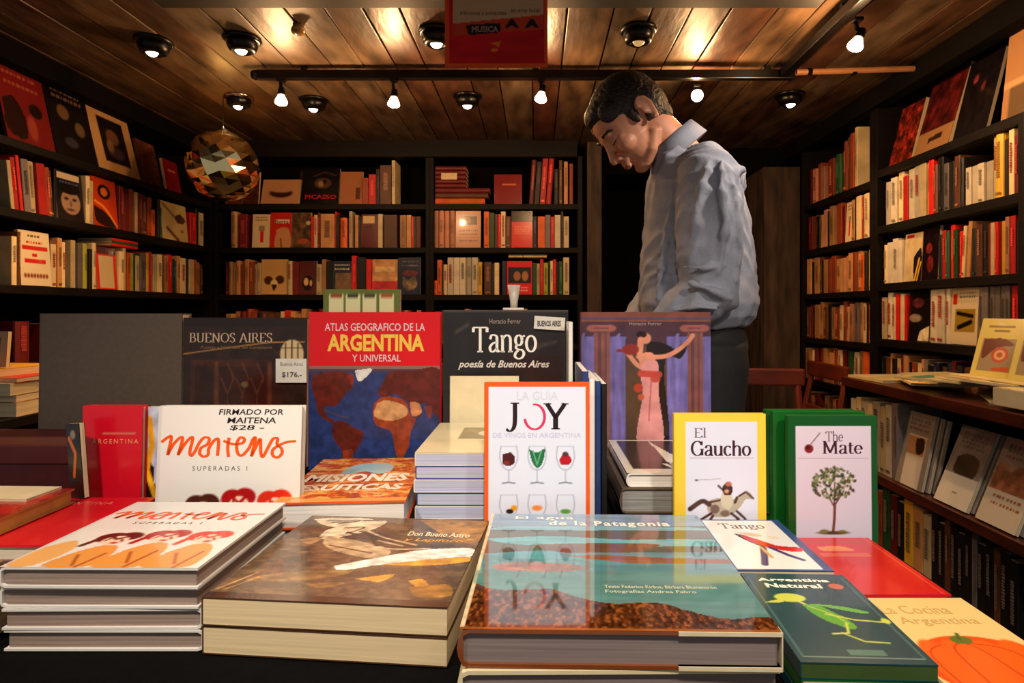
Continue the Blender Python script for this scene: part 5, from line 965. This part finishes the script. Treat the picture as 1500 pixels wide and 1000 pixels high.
# neck and trunk core
N1 = HM @ Vector((-.03, 0, -.06)); N2 = mp(1006, 236); CH = mp(1016, 300)
b.tube([HM @ Vector((-.03, 0, -.02)), N1, (N1 + N2) / 2, N2, CH], [.058, .060, .060, .062, .072], 20)
b.ell(tuple(mp(1018, 305)), (.082, .125, .11)); b.ell(tuple(mp(1022, 400)), (.09, .12, .15)); b.ell(tuple(mp(1025, 480)), (.095, .13, .12))
SHO = {-1: mp(1014, 274, -.165), 1: mp(1010, 272, .165)}; ELB = {-1: mp(1003, 430, -.195), 1: mp(985, 434, .19)}; WR = {-1: mp(924, 512, -.12), 1: mp(918, 504, .10)}
def hand(mb, w_, d, up, s_):
    d = d.normalized(); side = d.cross(up).normalized() * s_; up = side.cross(d).normalized() * s_
    M = Matrix((( d.x, side.x, up.x, w_.x), (d.y, side.y, up.y, w_.y), (d.z, side.z, up.z, w_.z), (0, 0, 0, 1)))
    mb.ell((.045, 0, 0), (.052, .04, .015), M); mb.ell((.02, 0, 0), (.035, .03, .018), M)
    for k, (yy, L) in enumerate(((.03, .066), (.010, .075), (-.011, .070), (-.030, .055))):
        x0 = .078 - abs(k - 1.2) * .004
        mb.tube([(x0 - .02, yy * .9, .002), (x0, yy, .002), (x0 + L * .42, yy * 1.05, -.010), (x0 + L * .72, yy * 1.08, -.026), (x0 + L * .92, yy * 1.08, -.044)], [.009, .0092, .0085, .0078, .006], 8, M=M)
    mb.tube([(.015, .028, -.004), (.04, .05, -.012), (.066, .058, -.02), (.088, .056, -.03)], [.013, .012, .0105, .008], 8, M=M)
for s_ in (-1, 1):
    b.tube([SHO[s_], ELB[s_], WR[s_]], [.046, .042, .027], 14); b.ell(tuple(ELB[s_]), (.042, .042, .042))
    hand(b, WR[s_], (WR[s_] - ELB[s_]) + Vector((0, -s_ * .03, 0)), Vector((0, 0, 1)), s_)
HP = mp(1028, 520)
for s_ in (-1, 1):
    hp = HP + Vector((0, s_ * .09, -.02)); kn = Vector((hp.x - .03, hp.y + s_ * .01, .50)); an = Vector((hp.x - .01, hp.y + s_ * .015, .09))
    b.tube([hp, kn, an], [.082, .056, .038], 14); b.ell((an.x - .03, an.y, .05), (.09, .035, .035))
remesh(b, 'body', SKIN, man, .0040, 5)
# hair
h = MB(); h.ell((-.018, 0, .043), (.103, .082, .090), HM, 28, 18); h.ell((-.045, 0, .015), (.075, .0775, .085), HM, 24, 16); h.ell((.036, 0, .082), (.052, .056, .034), HM); h.ell((.062, 0, .071), (.02, .046, .015), HM)
h.ell((-.065, 0, -.035), (.038, .055, .045), HM)
for s_ in (-1, 1): h.ell((.012, s_ * .0705, .004), (.012, .010, .026), HM); h.ell((.04, s_ * .058, .058), (.035, .02, .028), HM)
def hn(co):
    return .0006 * np.sin(co[:, 0] * 310 + co[:, 2] * 90 + 3 * np.sin(co[:, 1] * 170)) * np.sin(co[:, 1] * 260 + co[:, 2] * 150)
remesh(h, 'hair', HAIR, man, .004, 2, hn)
f = MB()
for s_ in (-1, 1):
    f.tube([(.090, s_ * .016, .0235), (.0935, s_ * .032, .030), (.083, s_ * .05, .026), (.072, s_ * .058, .018)], [.003, .0045, .0038, .002], 8, M=HM)
f.build('eyebrows', HAIR, man, True)
f = MB()
for s_ in (-1, 1): f.tube([(.0885, s_ * .019, -.0045), (.0895, s_ * .031, -.0065), (.080, s_ * .045, -.004)], [.0014, .0018, .0014], 6, M=HM)
f.build('eyelashes', HAIR, man, True)
f = MB(); f.tube([(.100, -.017, -.0693), (.1035, 0, -.069), (.100, .017, -.0693)], [.002, .0028, .002], 6, M=HM); f.build('mouth', mat('lip_skin', (.55, .27, .24), .45), man, True)
# shirt
s = MB()
def ring(z_c, rx, ry, n=40): return None
def loft(rings, n=44):
    v = []; F_ = []
    for (c, rx, ry, tilt, p_) in rings:
        Rm = Matrix.Rotation(tilt, 3, 'Y')
        for k in range(n):
            a = 2 * PI * k / n; ca, sa = math.cos(a), math.sin(a); v.append(Vector(c) + Rm @ Vector((rx * math.copysign(abs(ca) ** p_, ca), ry * math.copysign(abs(sa) ** p_, sa), 0)))
    for i in range(len(rings) - 1):
        for k in range(n): F_.append((i * n + k, i * n + (k + 1) % n, (i + 1) * n + (k + 1) % n, (i + 1) * n + k))
    F_.append(tuple(range(n))[::-1]); F_.append(tuple((len(rings) - 1) * n + k for k in range(n))); return v, F_
def rg(x0, x1, py, ry, tilt=0, p_=.9, pd=0):
    return (mp((x0 + x1) / 2, py + pd), (x1 - x0) / 2000 * MD, ry, tilt, p_)
v, F_ = loft([rg(972, 1030, 218, .05, .75), rg(960, 1050, 236, .088, .6), rg(952, 1070, 258, .135, .4, .85), rg(948, 1084, 287, .17, .2, .85), rg(946, 1092, 325, .165, .05), rg(942, 1099, 370, .155, 0), rg(938, 1103, 415, .16, 0), rg(937, 1104, 445, .185, 0), rg(942, 1100, 466, .18, -.05), rg(955, 1088, 480, .16, -.08)])
s.add(v, F_); s.ell(tuple(mp(1034, 243)), (.058, .105, .052)); s.ell(tuple(mp(1048, 275)), (.07, .15, .075)); s.ell(tuple(mp(1006, 232)), (.05, .07, .035))
for s_ in (-1, 1):
    a, e, w_ = SHO[s_], ELB[s_], WR[s_]; w2 = e + (w_ - e) * .86
    m1 = a + (e - a) * .35 + Vector((.004, s_ * .012, 0)); m2 = a + (e - a) * .7 + Vector((.008, s_ * .01, 0))
    s.tube([a + Vector((.004, -s_ * .06, .035)), a + Vector((0, s_ * .0, .004)), m1, m2, e + Vector((.014, 0, -.005)), e + (w2 - e) * .4 + Vector((0, 0, -.012)), w2], [.07, .077, .086, .084, .078, .066, .042], 26)
    s.tube([w2 - (w_ - e).normalized() * .045, w2 + (w_ - e).normalized() * .006], [.041, .038], 20)
    # folds: long soft ridges
    y = -s_ * -.0
if True:
    yn = lambda py: -.185
    def fold(P, r): s.tube([mp(x, y_, dy + .012) for x, y_, dy in P], r, 8)
    fold([(1005, 264, -.250), (992, 300, -.268), (984, 345, -.266), (978, 385, -.255)], [.006, .012, .011, .004]); fold([(1018, 266, -.262), (1014, 310, -.29), (1018, 360, -.303), (1010, 410, -.29)], [.006, .011, .011, .004])
    fold([(1030, 276, -.252), (1036, 320, -.27), (1040, 370, -.275), (1036, 420, -.27)], [.005, .010, .010, .004]); fold([(972, 300, -.14), (964, 350, -.13), (956, 400, -.13), (950, 440, -.13)], [.006, .012, .012, .006])
    fold([(1040, 248, -.11), (1056, 265, -.15), (1066, 300, -.135)], [.005, .011, .006]); fold([(1052, 266, -.16), (1066, 320, -.125), (1070, 390, -.12), (1062, 450, -.13)], [.004, .010, .011, .006]); fold([(1076, 300, -.085), (1084, 360, -.075), (1082, 430, -.085)], [.005, .010, .007])
    fold([(975, 420, -.28), (1000, 430, -.295), (1030, 440, -.28)], [.006, .012, .006]); fold([(968, 400, -.275), (995, 402, -.295), (1020, 398, -.29)], [.004, .008, .004]); fold([(960, 455, -.24), (985, 450, -.28), (1012, 452, -.28)], [.005, .010, .005])
    fold([(1026, 268, -.235), (1042, 278, -.235), (1056, 272, -.22)], [.008, .013, .007])
def sn(co):
    x, y, z = co[:, 0], co[:, 1], co[:, 2]
    w1 = np.sin(x * 95 + 22 * np.sin(z * 5 + x * 6) + y * 40) * np.sin(z * 24 + 9 * np.sin(x * 11))
    w2_ = np.sin((z * .9 + x * .6) * 130 + 6 * np.sin(z * 23 + y * 17)) * np.clip(np.sin(z * 17 + x * 13 + 1.1), 0, 1)
    w3 = np.sin((z - x * .8) * 75 + 5 * np.sin(y * 25 + x * 19)) * np.clip(np.sin(z * 13 - x * 21), 0, 1)
    w4 = 1 - 2 * np.abs(np.sin(x * 38 + z * 15 + 4 * np.sin(z * 11 + y * 14)))
    return .0016 * w1 + .0018 * w2_ + .0026 * w3 + .0026 * np.clip(w4, -1, 1)
shirt = remesh(s, 'shirt', SHIRT, man, .0052, 3, sn)
# collar: band and turned-down leaf around the neck
cM = Matrix.Translation(mp(990, 216)) @ Matrix.Rotation(math.radians(-42), 4, 'Y')
v = []; n = 40
for i, (r_, z) in enumerate(((.066, -.022), (.070, .012), (.073, .028), (.080, .030), (.085, .008), (.091, -.024), (.088, -.026), (.081, -.012), (.076, .008))):
    for k in range(n):
        a = PI + math.radians(14) + (2 * PI - math.radians(28)) * k / (n - 1); zz = z
        front = max(0, -math.cos(a)) ** 3
        if i in (4, 5, 6): zz -= .03 * front
        v.append(cM @ Vector((r_ * math.cos(a) * 1.02, r_ * math.sin(a) * .98, zz)))
F_ = [(i * n + k, i * n + k + 1, ((i + 1) % 9) * n + k + 1, ((i + 1) % 9) * n + k) for i in range(9) for k in range(n - 1)] + [tuple(i * n for i in range(9)), tuple(i * n + n - 1 for i in range(9))[::-1]]
mesh_obj('collar', v, F_, SHIRT, shirt, True)
# trousers and shoes
p = MB()
for s_ in (-1, 1):
    hp = HP + Vector((0, s_ * .09, -.02)); kn = Vector((hp.x - .03, hp.y + s_ * .01, .50)); an = Vector((hp.x - .01, hp.y + s_ * .015, .09)); p.tube([hp + Vector((0, 0, .06)), hp, kn, an], [.095, .102, .075, .062], 18)
p.ell(tuple(mp(1026, 505)), (.128, .168, .11)); remesh(p, 'trousers', mat('dark_trousers', (.06, .06, .075), .8, var=.2, scale=60), man, .009, 3)
for s_ in (-1, 1):
    q = MB(); x0 = HP.x - .02; y0 = HP.y + s_ * .105; q.ell((x0 - .05, y0, .045), (.135, .048, .045)); q.ell((x0 + .03, y0, .07), (.06, .046, .06)); remesh(q, 'shoe', mat('black_shoe', (.04, .035, .03), .4), man, .008, 2)

# the smallest shelf books beyond the largest three hundred become one object
bpy.context.view_layer.update()
V = []; F_ = []; MT = []; FM = []
for r_ in BULK:
    for c in list(r_.children):
        Mw = c.matrix_world; n = len(V); V += [Mw @ v.co for v in c.data.vertices]; F_ += [tuple(i + n for i in p.vertices) for p in c.data.polygons]; q = c.data.materials[0]
        if q not in MT: MT.append(q)
        FM += [MT.index(q)] * len(c.data.polygons); bpy.data.objects.remove(c)
    bpy.data.objects.remove(r_)
tag(mesh_obj('shelf_books', V, F_, None, mats=MT, fm=FM), 'rows of small tan, red and brown spines on the far right and lowest shelves', 'books', kind='stuff')
